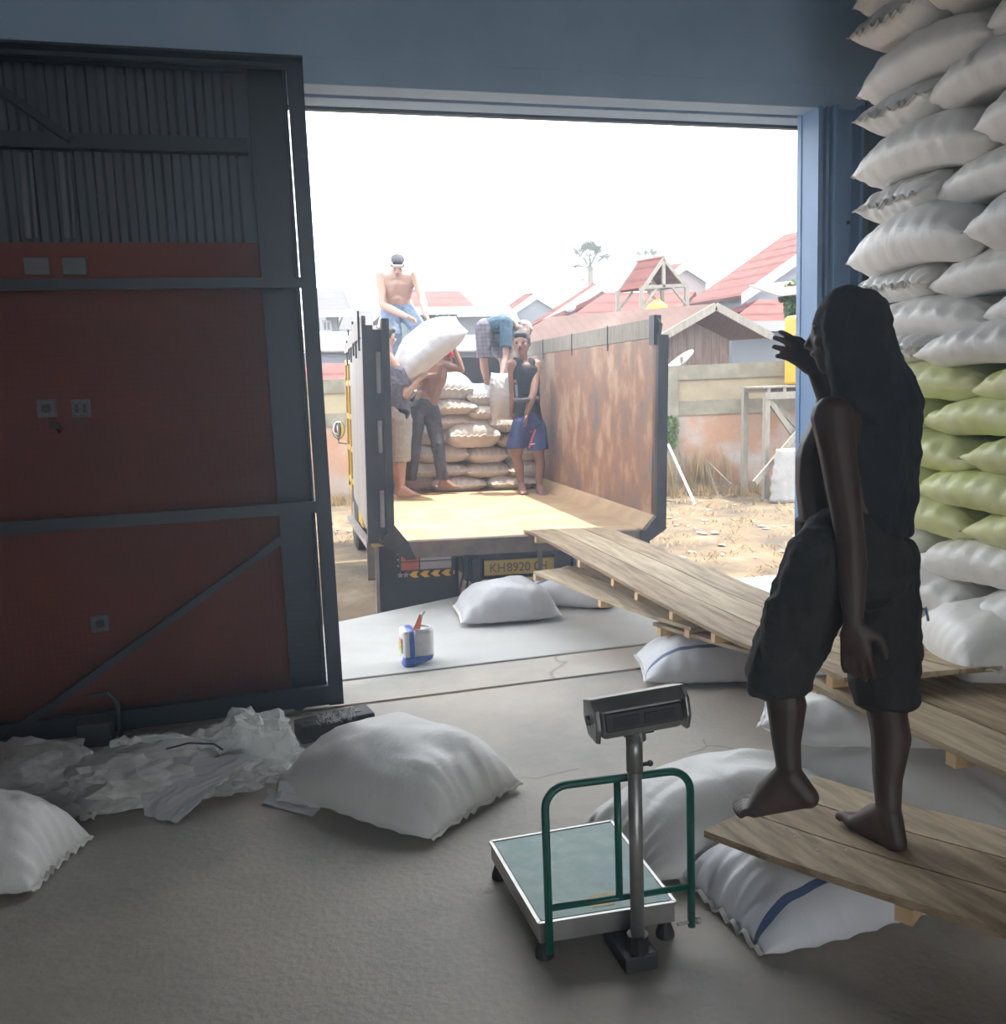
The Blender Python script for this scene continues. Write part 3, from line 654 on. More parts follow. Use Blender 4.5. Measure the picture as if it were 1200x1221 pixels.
# creeper and zinc awning right
mb = MB(); rd = random.Random(9)
for _ in range(1500):
    if rd.random() < .5: p = at(rd.uniform(930,985), 0, 'y', 18.6); x_ = rd.uniform(930,985); p = at(x_, 352-(x_-930)*.5+rd.uniform(-8,8), 'y', 18.6+rd.uniform(-.3,.3))
    else: p = at(rd.uniform(936,958), rd.uniform(350,378), 'y', 18.2+rd.uniform(-.25,.25))
    a = rd.uniform(0,6.28); s2 = .07; n_ = Vector((rd.uniform(-1,1), rd.uniform(-1,1), rd.uniform(-1,1))).normalized(); u = n_.orthogonal().normalized()*s2; v = n_.cross(u).normalized()*s2*.6
    mb.face([p-u, p+v, p+u, p-v])
tag(mb.build('creeper', M['leaf']), 'bright green creeper growing over the corrugated awning at the right', 'creeper')
a = at(928,352,'y',17.6); b_ = at(990,346,'y',17.6)
t = empty('awning', (a.x,17.6,0), 'small corrugated white awning on a post under the green creeper', 'awning')
MB().slab([a, b_, b_+Vector((0,1.2,.35)), a+Vector((0,1.2,.35))], .03).build('sheet', M['zincwhite'], t)
MB().beam(at(960,356,'y',18),(at(960,356,'y',18).x,18,-.45),.14).build('post', M['white'], t)
def haze_box(name, lo, hi, dens, col, an, label):
    m = bpy.data.materials.new(name); m.use_nodes = True; nt = m.node_tree; nt.nodes.remove(nt.nodes['Principled BSDF'])
    v = nt.nodes.new('ShaderNodeVolumeScatter'); v.inputs['Color'].default_value = (*col, 1); v.inputs['Density'].default_value = dens; v.inputs['Anisotropy'].default_value = an
    nt.links.new(v.outputs[0], nt.nodes['Material Output'].inputs['Volume'])
    tag(MB().box(lo, hi).build(name, m, kind='stuff'), label, 'haze')
haze_box('hall_glare_haze', (-4.49,-5.98,.001), (5.19,5.12,5.39), HAZE, (.70,.85,1), .6, 'added haze volume imitating lens glare in the hall before the doorway')  # scatter volume added to stand in for the lens veil around the doorway
haze_box('outdoor_haze', (-25,17.45,-.9), (45,60,14), .0050, (1,.98,.97), .4, 'bright midday haze over the yard and the houses beyond')
# ================================================================== THE TRUCK
def rotm(yaw, roll, pit):
    yaw, roll, pit = R(yaw), R(roll), R(pit); cy, sy, cr, sr, cp, sp = math.cos(yaw), math.sin(yaw), math.cos(roll), math.sin(roll), math.cos(pit), math.sin(pit)
    return Matrix(((cy,sy,0),(-sy,cy,0),(0,0,1))) @ Matrix(((cr,0,sr),(0,1,0),(-sr,0,cr))) @ Matrix(((1,0,0),(0,cp,-sp),(0,sp,cp)))
TR = Matrix.Translation((1.034, 6.766, .5)) @ rotm(1.683, 1.57, .114).to_4x4()
def T_(*p): return TR @ Vector(p)
BW, BL, HW, HB, FI = 1.921, 4.3, 1.533, 1.689, .10
tr = empty('truck', (2, 6.9, GZ), 'rusty open dump truck with yellow cab backed up to the loading doorway', 'truck')
def TB(): return MB(TR)
TB().box((0,0,-.03),(BW,BL,0)).build('bed_floor', M['rustfloor'], tr)
for s in (0, 1):
    mb = TB(); 
    if s: q = [(BW,-.0,-.0),(BW+FI,0,.11),(BW+FI,BL,.11),(BW,BL,0)]
    else: q = [(-FI,0,.11),(0,0,0),(0,BL,0),(-FI,BL,.11)]
    mb.slab(q, .02, TR.to_3x3().inverted() @ Vector((0,0,-1))); mb.build('bed_fillet', M['rustfloor'] if s else M['rust'], tr)
TB().box((BW+FI,0,.11),(BW+FI+.025,BL,HW)).build('side_wall', M['rust'], tr, label='rust streaked right side wall')
TB().box((-FI-.02,0,.11),(-FI,BL,HW)).build('side_wall', M['rust'], tr)
TB().hex([(-FI-.19,0,.06),(-FI-.165,0,.06),(-FI-.085,2.6,.06),(-FI-.11,2.6,.06)],[(-FI-.19,0,HW),(-FI-.165,0,HW),(-FI-.085,2.6,HW),(-FI-.11,2.6,HW)]).build('outer_skin', M['outpanel'], tr)
TB().box((-FI-.175,0.0,.06),(-FI-.02,.05,HW+.02)).build('wall_end', M['trucksteel'], tr)
TB().box((-FI,BL,0),(BW+FI,BL+.04,HW)).build('front_wall', M['trucksteel'], tr)
# side extension boards
for k in range(4):
    y0 = .05+k*1.06; mb = TB(); mb.box((BW+FI-.005,y0,HW+.004),(BW+FI+.03,y0+1.05,HB)); mb.build('side_board', M['woodgrey'], tr)
    TB().box((BW+FI-.012,y0+1.045,HW-.06),(BW+FI-.006,y0+1.06,HB+.012)).build('stake', M['darksteel'], tr)
    if k < 3:
        o_ = .035*k; TB().box((-FI-.19+o_,y0+.02,HW+.004),(-FI-.16+o_,y0+1.03,HB-.03*k)).build('side_board', M['outpanel'], tr)
        TB().box((-FI-.205+o_,y0+.2,HW-.09),(-FI-.19+o_,y0+.235,HB+.05)).build('stake', M['darksteel'], tr)
        TB().box((-FI-.19+o_,y0+.7,HW-.13),(-FI-.175+o_,y0+.73,HB-.03)).build('stake', M['darksteel'], tr)
TB().box((BW+FI-.02,0,HB-.21),(BW+FI+.04,.10,HB+.02)).build('board_bracket', M['trucksteel'], tr)
# rear posts
TB().hex([(BW+FI,-.05,.07),(BW+FI+.085,-.05,.04),(BW+FI+.085,.06,.04),(BW+FI,.06,.07)], [(BW+FI,-.05,HW+.02),(BW+FI+.085,-.05,HW+.02),(BW+FI+.085,.06,HW+.02),(BW+FI,.06,HW+.02)]) 
mb = TB(); mb.box((BW+FI,-.05,.08),(BW+FI+.085,.06,HW+.02)); mb.hex([(BW-.04,-.05,-.10),(BW+.03,-.05,-.12),(BW+.03,.06,-.12),(BW-.04,.06,-.10)], [(BW-.04,-.05,-.0),(BW-.0,-.05,.0),(BW,.06,0),(BW-.04,.06,0)])
mb.hex([(BW+.0,-.05,-.12),(BW+FI+.085,-.05,.0),(BW+FI+.085,.06,0),(BW,.06,-.12)], [(BW,-.05,-.01),(BW+FI,-.05,.11),(BW+FI,.06,.11),(BW,.06,-.01)])
mb.hex([(BW+FI,-.05,.0),(BW+FI+.085,-.05,.0),(BW+FI+.085,.06,0),(BW+FI,.06,0)], [(BW+FI,-.05,.1),(BW+FI+.085,-.05,.1),(BW+FI+.085,.06,.1),(BW+FI,.06,.1)])
mb.build('rear_post', M['trucksteel'], tr)
TB().tube([(BW+FI+.02,-.02,HW+.02),(BW+FI+.035,-.02,HW+.10),(BW+FI+.0,.0,HW+.15)], .012, 8).build('hinge_hook', M['trucksteel'], tr)
mb = TB(); mb.box((-FI-.055,-.05,.08),(-FI+.0,.06,HW+.13)); mb.build('rear_post', M['trucksteel'], tr)
mb = TB(); mb.box((-FI-.20,-.055,.0),(-FI-.12,.03,HW+.08)); mb.build('rear_post', M['trucksteel'], tr)
mb = TB(); mb.box((-FI-.12,-.03,.03),(-FI-.055,.02,HW+.05)); mb.build('post_web', M['trucksteel'], tr)
for z0, z1 in ((.12,.40),(.68,.92),(1.12,1.42)):
    TB().tube([(-FI-.088,-.045,z0),(-FI-.088,-.045,z1)], .017, 8).build('hinge_barrel', M['outpanel'], tr)
mb = TB(); mb.hex([(-.02,-.05,-.14),(.06,-.05,-.14),(.06,.06,-.14),(-.02,.06,-.14)], [(-.06,-.05,-.0),(.0,-.05,-.0),(.0,.06,0),(-.06,.06,0)])
mb.hex([(-FI-.12,-.05,.0),(-.02,-.05,-.13),(-.02,.06,-.13),(-FI-.12,.06,0)], [(-FI,-.05,.13),(0,-.05,0),(0,.06,0),(-FI,.06,.13)]); mb.build('rear_gusset', M['trucksteel'], tr)
TB().box((-FI-.17,-.03,-.03),(-FI-.03,.03,.06)).build('yellow_bracket', M['yellow'], tr)
TB().box((0,-.045,-.13),(BW,.05,-.002)).build('rear_beam', M['truckbeam'], tr, bevel=.006)
TB().box((.25,-.052,-.13),(.42,-.045,-.012)).build('beam_patch', M['truckbeam'], tr)
TB().box((1.02,-.07,-.30),(1.055,-.05,-.05)).ball((1.037,-.06,-.06),(.03,.03,.03)).build('drop_hook', M['truckbeam'], tr)
# front guard, cab
for k in range(4):
    TB().box((-FI-.055,2.68+k*.5,.02),(-FI-.03,2.76+k*.5,HW-.05)).build('yellow_rib', M['yellow'], tr)
for z in (.08,.45,.82,1.2,1.44): TB().box((-FI-.05,2.65,z),(-FI-.028,4.3,z+.06)).build('yellow_rail', M['yellow'], tr)
TB().box((-FI-.028,2.64,.05),(-FI-.021,4.35,HW-.06)).build('yellow_panel', M['yellow'], tr)
TB().box((-.0,4.55,-.6),(1.95,6.3,.95)).build('cab', M['yellow'], tr, bevel=.08)
TB().box((-.1,4.53,.35),(1.95,4.56,.82)).build('cab_rear_window', M['glass'], tr)
mb = TB(); Mm = T_(-.36, 5.2, .60); 
mo = MB(TR); mo.ball((-.20,5.2,.64),(.085,.03,.125),18); mo.build('mirror_housing', M['darksteel'], tr, smooth=True)
mo = MB(TR); mo.ball((-.20,5.178,.64),(.075,.015,.113),18); mo.build('mirror_face', M['mirror'], tr, smooth=True)
TB().tube([(-.20,5.22,.54),(-.20,5.24,.47),(-.0,5.25,.44)], .012, 8).build('mirror_arm', M['darksteel'], tr)
# chassis, mudflap, lamps, plate
for x in (.55, 1.25): TB().box((x,.25,-.42),(x+.08,6.0,-.22)).build('chassis_rail', M['trucksteel'], tr)
for y in (.4, 1.3, 2.4, 3.4): TB().box((-.1,y,-.2),(BW+.1,y+.08,-.03)).build('cross_beam', M['trucksteel'], tr)
TB().box((.5,.28,-.40),(1.4,.34,-.16)).build('rear_cross_member', M['trucksteel'], tr)
def wheel(x, y):
    w_ = TB(); prof = [(0,.10),(.20,.10),(.24,.13),(.40,.13),(.45,.10),(.45,-.10),(.40,-.13),(.24,-.13),(0,-.13)]
    n = 28; rings = []
    for r_, o_ in prof[1:-1]: rings.append([w_._v((x+o_*1.0, y+r_*math.cos(k/n*6.283), -.52+r_*math.sin(k/n*6.283))) for k in range(n)])
    for a, b_ in zip(rings, rings[1:]):
        for k in range(n): w_.bm.faces.new((a[k], a[(k+1)%n], b_[(k+1)%n], b_[k]))
    w_.bm.faces.new(rings[0]); w_.bm.faces.new(rings[-1][::-1])
    t_ = w_.build('wheel', M['black'], tr, smooth=False); TB().tube([(x-.135,y,-.52),(x-.09,y,-.52)], .2, 18).build('hub', M['outpanel'], t_)
for x in (.0,.29,BW-.29,BW): wheel(x, 1.05)
for x in (.1, BW-.1): wheel(x, 5.3)
for s, x0 in ((0,-.19),(1,BW-.45)):
    f = TB().box((x0,.30,-.76),(x0+.64,.318,-.06)).build('mud_flap', M['black'], tr)
    TB().box((x0-.03,.28,-.76),(x0-.002,.33,-.02)).build('flap_edge', M['outpanel'], tr)
    TB().box((x0+.16,.25,-.285),(x0+.58,.30,-.13)).build('lamp_housing', M['darksteel'], tr)
    for k, (a, b_, m_) in enumerate(((.17,.31,'redlamp'),(.32,.57,'clearlamp'))):
        for z in (-.275,-.205): TB().box((x0+a,.235,z),(x0+b_,.252,z+.06)).build('tail_lamp', M[m_], tr)
    def chev(x, z, s_=1):
        q = [(0,0),(.035,.026),(.078,.026),(.058,0),(.078,-.026),(.035,-.026)]
        mb = TB(); mb.hex([(x+a, .285, z+b_) for a, b_ in q], [(x+a, .298, z+b_) for a, b_ in q]); mb.build('reflector_arrow', M['arrow'], f)
    for k in range(4): chev(x0+.235+k*.088, -.325)
    TB().box((x0+.595,.285,-.34),(x0+.605,.298,-.31)).build('reflector_arrow', M['arrow'], f)
    for k in range(2):
        q = []; cx = x0+.165+k*.045
        for i in range(10):
            r_ = .028 if i % 2 == 0 else .012; a = i*math.pi/5+math.pi/2; q.append((cx+r_*math.cos(a), -.325+r_*math.sin(a)))
        mb = TB(); mb.hex([(a, .285, b_) for a, b_ in q], [(a, .298, b_) for a, b_ in q]); mb.build('reflector_star', M['clearlamp'], f)
    for k in range(3): TB().tube([(x0+.15,.285,-.15-k*.05),(x0+.15,.30,-.15-k*.05)], .008, 8).build('rivet', M['steel'], f)
for k, x in enumerate((.47,.52,.60)): TB().tube([(x,.3,-.15),(x+.02,.26,-.3),(x-.02,.28,-.5),(x+.03,.3,-.62)], .01, 6).build('hose', M['black'], tr)
TB().beam((-.2,.6,-.18),(-.26,2.6,-.16),.05).build('side_guard', M['outpanel'], tr)
TB().box((-.28,.32,-.36),(-.20,.36,-.02)).build('side_bracket', M['truckbeam'], tr)
pl = TB().box((.66,.268,-.365),(1.26,.278,-.245)).build('number_plate', M['plate'], tr)
TB().box((.655,.27,-.372),(1.265,.276,-.238)).build('plate_rim', M['truckbeam'], pl)
def text(s, size, mloc, name, m, parent, width=None, ext=.002):
    cu = bpy.data.curves.new('txt', 'FONT'); cu.body = s; cu.size = size; cu.extrude = ext; cu.align_x = 'LEFT'
    o = bpy.data.objects.new('txt', cu); C.objects.link(o); bpy.context.view_layer.update()
    me = bpy.data.meshes.new_from_object(o.evaluated_get(bpy.context.evaluated_depsgraph_get())); bpy.data.objects.remove(o)
    if width:
        wx = max(v.co.x for v in me.vertices); k = width/wx
        for v in me.vertices: v.co.x *= k
    loc = Vector((0,0,0)); q = parent
    while q is not None: loc += Vector(q.location); q = q.parent
    me.transform(Matrix.Translation(-loc) @ mloc); ob = bpy.data.objects.new(name, me); C.objects.link(ob); ob.parent = parent; me.materials.append(m)
    return ob
RX = Matrix.Rotation(R(90), 4, 'X')
for s, x, w_ in (('KH', .70, .13), ('8920', .845, .20), ('GH', 1.075, .11)):
    text(s, .105, TR @ Matrix.Translation((x, .266, -.342)) @ RX, 'plate_text', M['truckbeam'], pl, w_)

# ---- sacks stacked inside the truck bed
def bed_sack(x0, y0, x1, y1, Y, seed, label, m='sacktan', dep=.85, tilt=0, k=1.0):
    Rt = TR.to_3x3().inverted(); d0 = Rt @ ray(x0, y1); c = Rt @ (CAM - TR.translation); t0 = (Y-c.y)/d0.y; a = c+d0*t0
    d1 = Rt @ ray(x1, y0); b_ = c+d1*((Y-c.y)/d1.y)
    W = abs(b_.x-a.x)*1.04; T = abs(b_.z-a.z)*1.12; cx = (a.x+b_.x)/2; cz = max((a.z+b_.z)/2, T*.5)
    # mesh x axis (long) along depth
    e = (TR.to_3x3() @ Matrix.Rotation(R(90), 3, 'Z') @ Matrix.Rotation(R(tilt), 3, 'X')).to_euler()
    return sack(TR @ Vector((cx, Y+dep/2-.03, cz-T*.08)), e, (dep, W, T), seed, M[m], label, 'sacks stacked in the truck bed', hemm=M['seam'], wr=1.2)
BS = [ # px box, depth plane, label
 ((495,566,520,588), 3.30, 'tan sack on the bed floor at the left end of the bottom row'),
 ((517,569,581,588), 3.15, 'tan sack on the bed floor at the middle of the bottom row'),
 ((584,569,642,588), 3.15, 'tan sack on the bed floor behind the feet of the man in blue shorts'),
 ((493,551,558,570), 3.22, 'tan sack in the second row up, left one beside the carrier'),
 ((556,551,610,570), 3.20, 'tan sack in the second row up, middle one'),
 ((608,549,645,570), 3.20, 'tan sack in the second row up behind the shins of the man in blue shorts'),
 ((500,528,560,552), 3.24, 'tan sack in the third row up, left one beside the carrier'),
 ((560,531,607,552), 3.22, 'tan sack in the third row up, middle one'),
 ((606,524,645,550), 3.26, 'tan sack in the third row up, right one behind the blue shorts'),
 ((500,508,538,530), 3.30, 'tan sack in the fourth row up, left one behind the dark trousers'),
 ((535,500,598,533), 3.18, 'big bulging tan sack in the fourth row up with its corner hanging forward'),
 ((596,514,632,533), 3.26, 'tan sack in the fourth row up beside the blue shorts'),
 ((512,491,568,513), 3.28, 'tan sack in the fifth row up, left one beside the carrier'),
 ((583,493,618,515), 3.24, 'tan sack in the fifth row up under the upright white sack'),
 ((512,474,570,494), 3.24, 'tan sack in the sixth row up just under the bright top sack'),
 ((560,480,596,500), 3.26, 'tan sack in the sixth row up, right one'),
]
for i, (b_, Y, l) in enumerate(BS): bed_sack(*b_, Y, 40+i, l)
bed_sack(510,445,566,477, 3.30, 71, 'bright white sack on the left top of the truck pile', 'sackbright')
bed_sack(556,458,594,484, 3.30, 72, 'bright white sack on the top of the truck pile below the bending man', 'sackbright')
bed_sack(470,540,500,588, 3.6, 73, 'tan sack on the bed floor behind the helper in cream shorts')
# rear part of the pile that carries the men
for k, (x, y, z, l) in enumerate(((.3,3.85,1.13,'far white sack on top of the truck pile under the shirtless man at the left'), (.3,3.85,.92,'tan sack second from the top under the shirtless man at the left'), (.32,3.85,.70,'tan sack third from the top under the shirtless man at the left'),(.3,3.85,.48,'tan sack fourth from the top under the shirtless man at the left'),(.3,3.85,.28,'tan sack fifth from the top under the shirtless man at the left'))):
    sack(T_(x,y,z), (TR.to_3x3() @ Matrix.Rotation(R(90),3,'Z')).to_euler(), (.8,.62,.22), 80+k, M['sackbright' if k == 0 else 'sacktan'], l, 'sacks stacked in the truck bed')
for k, (x, y, z, l) in enumerate(((1.35,3.88,1.0,'white sack at the rear of the truck pile under the feet of the bending man'),)):
    sack(T_(x,y,z), (TR.to_3x3() @ Matrix.Rotation(R(90),3,'Z')).to_euler(), (.75,.6,.22), 90+k, M['sackbright'], l, 'sacks stacked in the truck bed')
# upright sack being lifted
a = at(588,497,'y',9.75); b_ = at(601,448,'y',9.85)
sack(at(601,473,'y',9.72), frame_rot(Vector((.04,.05,1)), Vector((0,-1,.1))), (.50,.30,.16), 95, M['sackbright'], 'white sack held upright by the bending man beside the man in blue shorts', 'sacks stacked in the truck bed', droop=.02)
# sack on the carrier's back
sack(at(508,412,'y',9.66), frame_rot(at(545,388,'y',9.6)-at(476,446,'y',9.75), Vector((-.55,-.35,.75))), (.86,.56,.30), 96, M['sackbright'], 'bright white sack being set on the carrier shoulders under the raised arm', droop=.07)

# ================================================================== RAMPS
def ramp(name, label, L_, Rr, nb, th, battens, m=None, over=.0):
    """L_, Rr: matching lists of left / right edge points"""
    n = len(L_); 
    t = empty(name, L_[n//2], label, 'ramp')
    L_ = [Vector(p) for p in L_]; Rr = [Vector(p) for p in Rr]
    # resample smoothly
    def samp(P, s):
        f = s*(len(P)-1); i = min(int(f), len(P)-2); u = f-i
        p0 = P[max(i-1,0)]; p1 = P[i]; p2 = P[i+1]; p3 = P[min(i+2,len(P)-1)]
        return .5*((2*p1)+(p2-p0)*u+(2*p0-5*p1+4*p2-p3)*u*u+(3*p1-p0-3*p2+p3)*u**3)
    S = 24
    for b_ in range(nb):
        f0 = b_/nb+.006; f1 = (b_+1)/nb-.006; mb = MB(); prev = None
        e0 = -random.Random(b_*7+len(label)).uniform(0,.012)
        for k in range(S+1):
            s = k/S; a = samp(L_, s); c = samp(Rr, s); p = a.lerp(c, f0); q = a.lerp(c, f1)
            if k == 0 : p = p+(samp(L_,0)-samp(L_,.04)).normalized()*e0*2; q = q+(samp(L_,0)-samp(L_,.04)).normalized()*e0*2
            r_ = [mb._v(p), mb._v(q), mb._v(q-Vector((0,0,th))), mb._v(p-Vector((0,0,th)))]
            if prev:
                for i in range(4): mb.bm.faces.new((prev[i], prev[(i+1)%4], r_[(i+1)%4], r_[i]))
            else: mb.bm.faces.new(r_)
            prev = r_
        mb.bm.faces.new(prev[::-1]); mb.build('plank', m or M[('wood2','wood','wood3')[(b_+len(battens))%3]], t)
    for s in battens:
        a = samp(L_, s); c = samp(Rr, s); d = (c-a).normalized(); z = Vector((0,0,-th-.0225))
        MB().beam(a-d*.0+z, c+d*.03+z, .045, .043).build('batten', M['woodlight'], t)
    return t
ramp('loading_ramp', 'long curved ramp of three boards from the doorway up onto the truck bed',
     [(1.98,6.86,.500),(1.985,6.4,.51),(2.0,5.6,.49),(2.03,5.1,.465),(2.055,4.7,.44),(2.1,4.25,.41),(2.13,3.7,.40),(2.16,3.2,.445),(2.10,2.9,.485)],
     [(2.68,6.83,.475),(2.68,6.4,.475),(2.72,5.6,.45),(2.76,5.1,.425),(2.79,4.7,.40),(2.82,4.2,.395),(2.83,3.7,.40),(2.84,3.2,.43),(2.82,2.80,.48)], 3, .02, (.10,.25,.38,.48,.59,.69,.82,.93))
ramp('loading_ramp', 'shorter lower ramp board just below the long ramp, resting on the striped sack',
     [(1.8,6.03,.335),(1.88,5.5,.34),(1.95,5.1,.335),(2.05,4.65,.33),(2.16,4.30,.325)], [(2.3,6.1,.335),(2.36,5.6,.34),(2.42,5.1,.335),(2.5,4.7,.33),(2.58,4.35,.325)], 2, .02, (.03,.5,.97))
ramp('loading_ramp', 'pale board stub under the middle of the long ramp, on the sack by the doorway',
     [(2.07,4.62,.285),(2.16,4.3,.287),(2.25,4.0,.29),(2.34,3.7,.295)], [(2.55,4.65,.285),(2.64,4.3,.287),(2.73,4.0,.29),(2.80,3.7,.295)], 2, .02, (.10,.92))
ramp('loading_ramp', 'wide pallet of boards under the indoor end of the long ramp at the right',
     [(2.09,3.17,.40),(2.10,2.8,.405),(2.12,2.5,.41),(2.13,2.2,.415),(2.15,1.8,.42)], [(2.86,3.05,.40),(2.86,2.8,.405),(2.86,2.5,.41),(2.87,2.2,.415),(2.88,1.8,.42)], 3, .022, (.08,.62,.98))
ramp('loading_ramp', 'nearest ramp of three boards with rice grains, under the standing man',
     [(1.24,2.42,.25),(1.34,2.18,.27),(1.45,1.92,.30),(1.58,1.62,.34),(1.76,1.2,.39)], [(1.80,2.64,.25),(1.86,2.44,.27),(1.93,2.20,.30),(2.02,1.92,.34),(2.16,1.5,.39)], 3, .022, (.60,))
mb = MB()
for k in range(26):
    px, py = random.Random(k).uniform(900,1190), random.Random(k+50).uniform(940,1090); p = at(px, py, 'z', .3)
    zz = .25+(2.5-p.y)*.075; 
    if p.x-1.24 < (2.42-p.y)*.45+.05 or p.x > 1.75+(2.6-p.y)*.3: continue
    mb.ball((p.x, p.y, zz+.006), (.004,.003,.003), 6)
tag(mb.build('rice_grains', M['whitecloth']), 'spilled white rice grains on the nearest ramp boards', 'rice', kind='stuff')
t = empty('timber_rack', (2.45,3.45,0), 'low red brown timber rack on the floor between the pallet and the floor sacks', 'rack')
MB().beam((2.44,3.70,.20),(2.34,3.22,.20),.04,.035).build('slat', M['truckbeam'], t); MB().beam((2.44,3.66,.07),(2.36,3.30,.07),.04,.03).build('slat', M['redlamp'], t)
for q in ((2.45,3.68),(2.36,3.26)): MB().box((q[0]+.02,q[1]-.03,0),(q[0]+.08,q[1]+.03,.20)).build('block', M['truckbeam'], t)

# ================================================================== SACKS IN THE HALL
def fs(p, xdir, dims, seed, m, label, up=(0,0,1), **k):
    return sack(p, frame_rot(xdir, Vector(up)), dims, seed, M[m], label, **k)
fs((.45,3.57,.040), (.62,-.78,.0), (.86,.62,.26), 1, 'sack', 'big plump white sack lying alone on the open floor left of the platform scale', droop=.012, flat=.10)
fs((1.55,2.84,.040), (.985,.17,.0), (.94,.50,.225), 2, 'sack', 'white sack on the floor directly behind the platform scale', droop=.012, flat=.12)
fs((1.67,2.36,.035), (.98,.10,.0), (.84,.50,.20), 3, 'sackstripe', 'white sack with open crumpled end squashed under the nearest ramp', droop=.010, flat=.12, wr=1.3)
fs((2.31,2.86,.045), (.62,-.72,.0), (.88,.62,.26), 4, 'sack', 'grey shaded sack lying on the floor right of the nearest ramp', droop=.012, flat=.14)
fs((2.30,3.02,.27), (.80,-.55,.0), (.80,.52,.20), 5, 'sack', 'white sack with crumpled top on the shaded sack, supporting the wide pallet')
fs((2.38,4.48,.045), (.95,-.28,.0), (.80,.54,.22), 6, 'sackstripe', 'blue striped white sack on the floor under the board stub by the doorway', droop=.012, flat=.16)
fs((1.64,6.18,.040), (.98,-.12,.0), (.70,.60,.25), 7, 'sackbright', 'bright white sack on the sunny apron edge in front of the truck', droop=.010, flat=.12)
fs((2.25,6.35,.050), (.80,-.58,.0), (.72,.50,.25), 8, 'sackstripe', 'blue striped sack on the apron under the lower ramp board', droop=.012, flat=.18)
fs((-1.08,3.45,.035), (.93,-.35,.0), (.62,.42,.26), 9, 'sack', 'half cropped white sack on the floor at the left picture edge', droop=.01, flat=.1)

# the tall stack along the right wall: rows seen from their side
GRP = 'sacks in the tall stack at the right wall'
ROWS = [(.0,.20,'A','w'),(.185,.21,'B','w'),(.375,.20,'A','w'),(.56,.20,'B','w'),(.74,.19,'A','w'),
        (.925,.17,'B','y'),(1.075,.16,'A','y'),(1.225,.16,'B','y'),(1.375,.16,'A','y'),(1.53,.165,'B','y'),
        (1.685,.16,'A2','w'),(1.83,.17,'B','w'),(1.99,.17,'A2','w'),(2.15,.23,'B','w'),(2.37,.19,'A2','w'),(2.57,.22,'B','w'),(2.78,.19,'A2','w'),(2.96,.22,'B','w'),(3.17,.19,'A2','w'),(3.35,.22,'B','w'),(3.56,.20,'A2','w')]
ORD = ['bottom','second','third','fourth','fifth','sixth','seventh','eighth','ninth','tenth','eleventh','twelfth','thirteenth','fourteenth','fifteenth','sixteenth','seventeenth','eighteenth','nineteenth','twentieth','top']
rs = random.Random(21)
for i, (z, T, ty, col) in enumerate(ROWS):
    m = {'w':'sack','y':'sackyellow'}[col]; cn = {'w':'white','y':'yellowish'}[col]
    jx = rs.uniform(-.03,.03); row = (ORD[i]+' row up' if 0<i<20 else ORD[i]+' row')
    h = M['sackyellow'] if col == 'y' else M['seam']
    def put(y0, y1, W, where, seed, kd=1):
        L_ = y0-y1; sack((2.9+W/2+jx+rs.uniform(-.02,.02), (y0+y1)/2, z+T*.42), (R(rs.uniform(-3,3)), R(rs.uniform(-1.5,2.5)), R(-90+rs.uniform(-3,3))), (L_, W, T*1.18), seed, M[m],
             '%s sack in the right wall stack, %s, %s' % (cn, row, where), GRP, hemm=h, droop=T*.28, flat=.45, wr=1.7)
    if ty == 'B':      # one long sack at the far end, then another
        put(4.03, 3.17, .56, 'doorway end', 200+i*3); put(3.22, 2.40, .56, 'camera end', 201+i*3)
    else:              # a crosswise sack first, then a long one
        xc = 2.93+.36; sack((xc+jx, 3.74, z+T*.42), (R(rs.uniform(-3,3)), R(-3), R(180+rs.uniform(-3,3))), (.80,.54,T*1.15), 202+i*3, M[m],
             '%s sack laid crosswise in the right wall stack, %s, at the doorway end' % (cn, row), GRP, hemm=h, droop=T*.22, wr=1.6)
        put(3.52, 2.68, .56, 'camera end', 203+i*3)
fs((2.93,3.05,.48), (-.35,-.85,-.05), (.60,.44,.30), 301, 'sack', 'fat white sack bulging out of the stack above the pallet, its tied ear hanging down')
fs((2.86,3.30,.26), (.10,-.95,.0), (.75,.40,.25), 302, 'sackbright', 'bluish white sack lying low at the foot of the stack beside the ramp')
# second layer behind, seen only as the dark body of the pile
# ================================================================== PLATFORM SCALE
t = empty('platform_scale', (.88,2.5,0), 'floor platform scale with green plate, green guard rail and steel indicator head', 'scale')
pA, pB, pC, pD = Vector((.657,2.80,0)), Vector((1.095,2.80,0)), Vector((1.085,2.275,0)), Vector((.672,2.30,0))
up = lambda P, z: Vector((P.x, P.y, z))
quad = [pD, pC, pB, pA]; cc = sum(quad, Vector())/4
MB().hex([up(p, .055) for p in quad], [up(p, .118) for p in quad]).build('tray', M['steel'], t, bevel=.004)
ins = [cc+(p-cc)*.955 for p in quad]; MB().hex([up(p, .1185) for p in ins], [up(p, .121) for p in ins]).build('top_plate', M['greenplate'], t)
mb = MB()
for a, b_ in zip(quad, quad[1:]+quad[:1]): mb.beam(up(a,.117), up(b_,.117), .010, .010)
mb.build('edge_trim', M['steel'], t)
MB().slab([at(703,1068,'z',.1222),at(733,1062,'z',.1222),at(733,1078,'z',.1222),at(706,1082,'z',.1222)], .0008).build('sticker', mat('sticker', (.62,.55,.30)), t)
for p in quad:
    q = cc+(p-cc)*.9; MB().tube([up(q,0), up(q,.012), up(q,.055)], [.028,.028,.014], 12).build('foot', M['black'], t)
MB().box((.74,2.36,.03),(1.02,2.74,.055)).build('under_frame', M['darksteel'], t)
def arc(c, r, a0, a1, ux, uz, n=8): return [c+ux*(r*math.cos(a0+(a1-a0)*k/n))+uz*(r*math.sin(a0+(a1-a0)*k/n)) for k in range(n+1)]
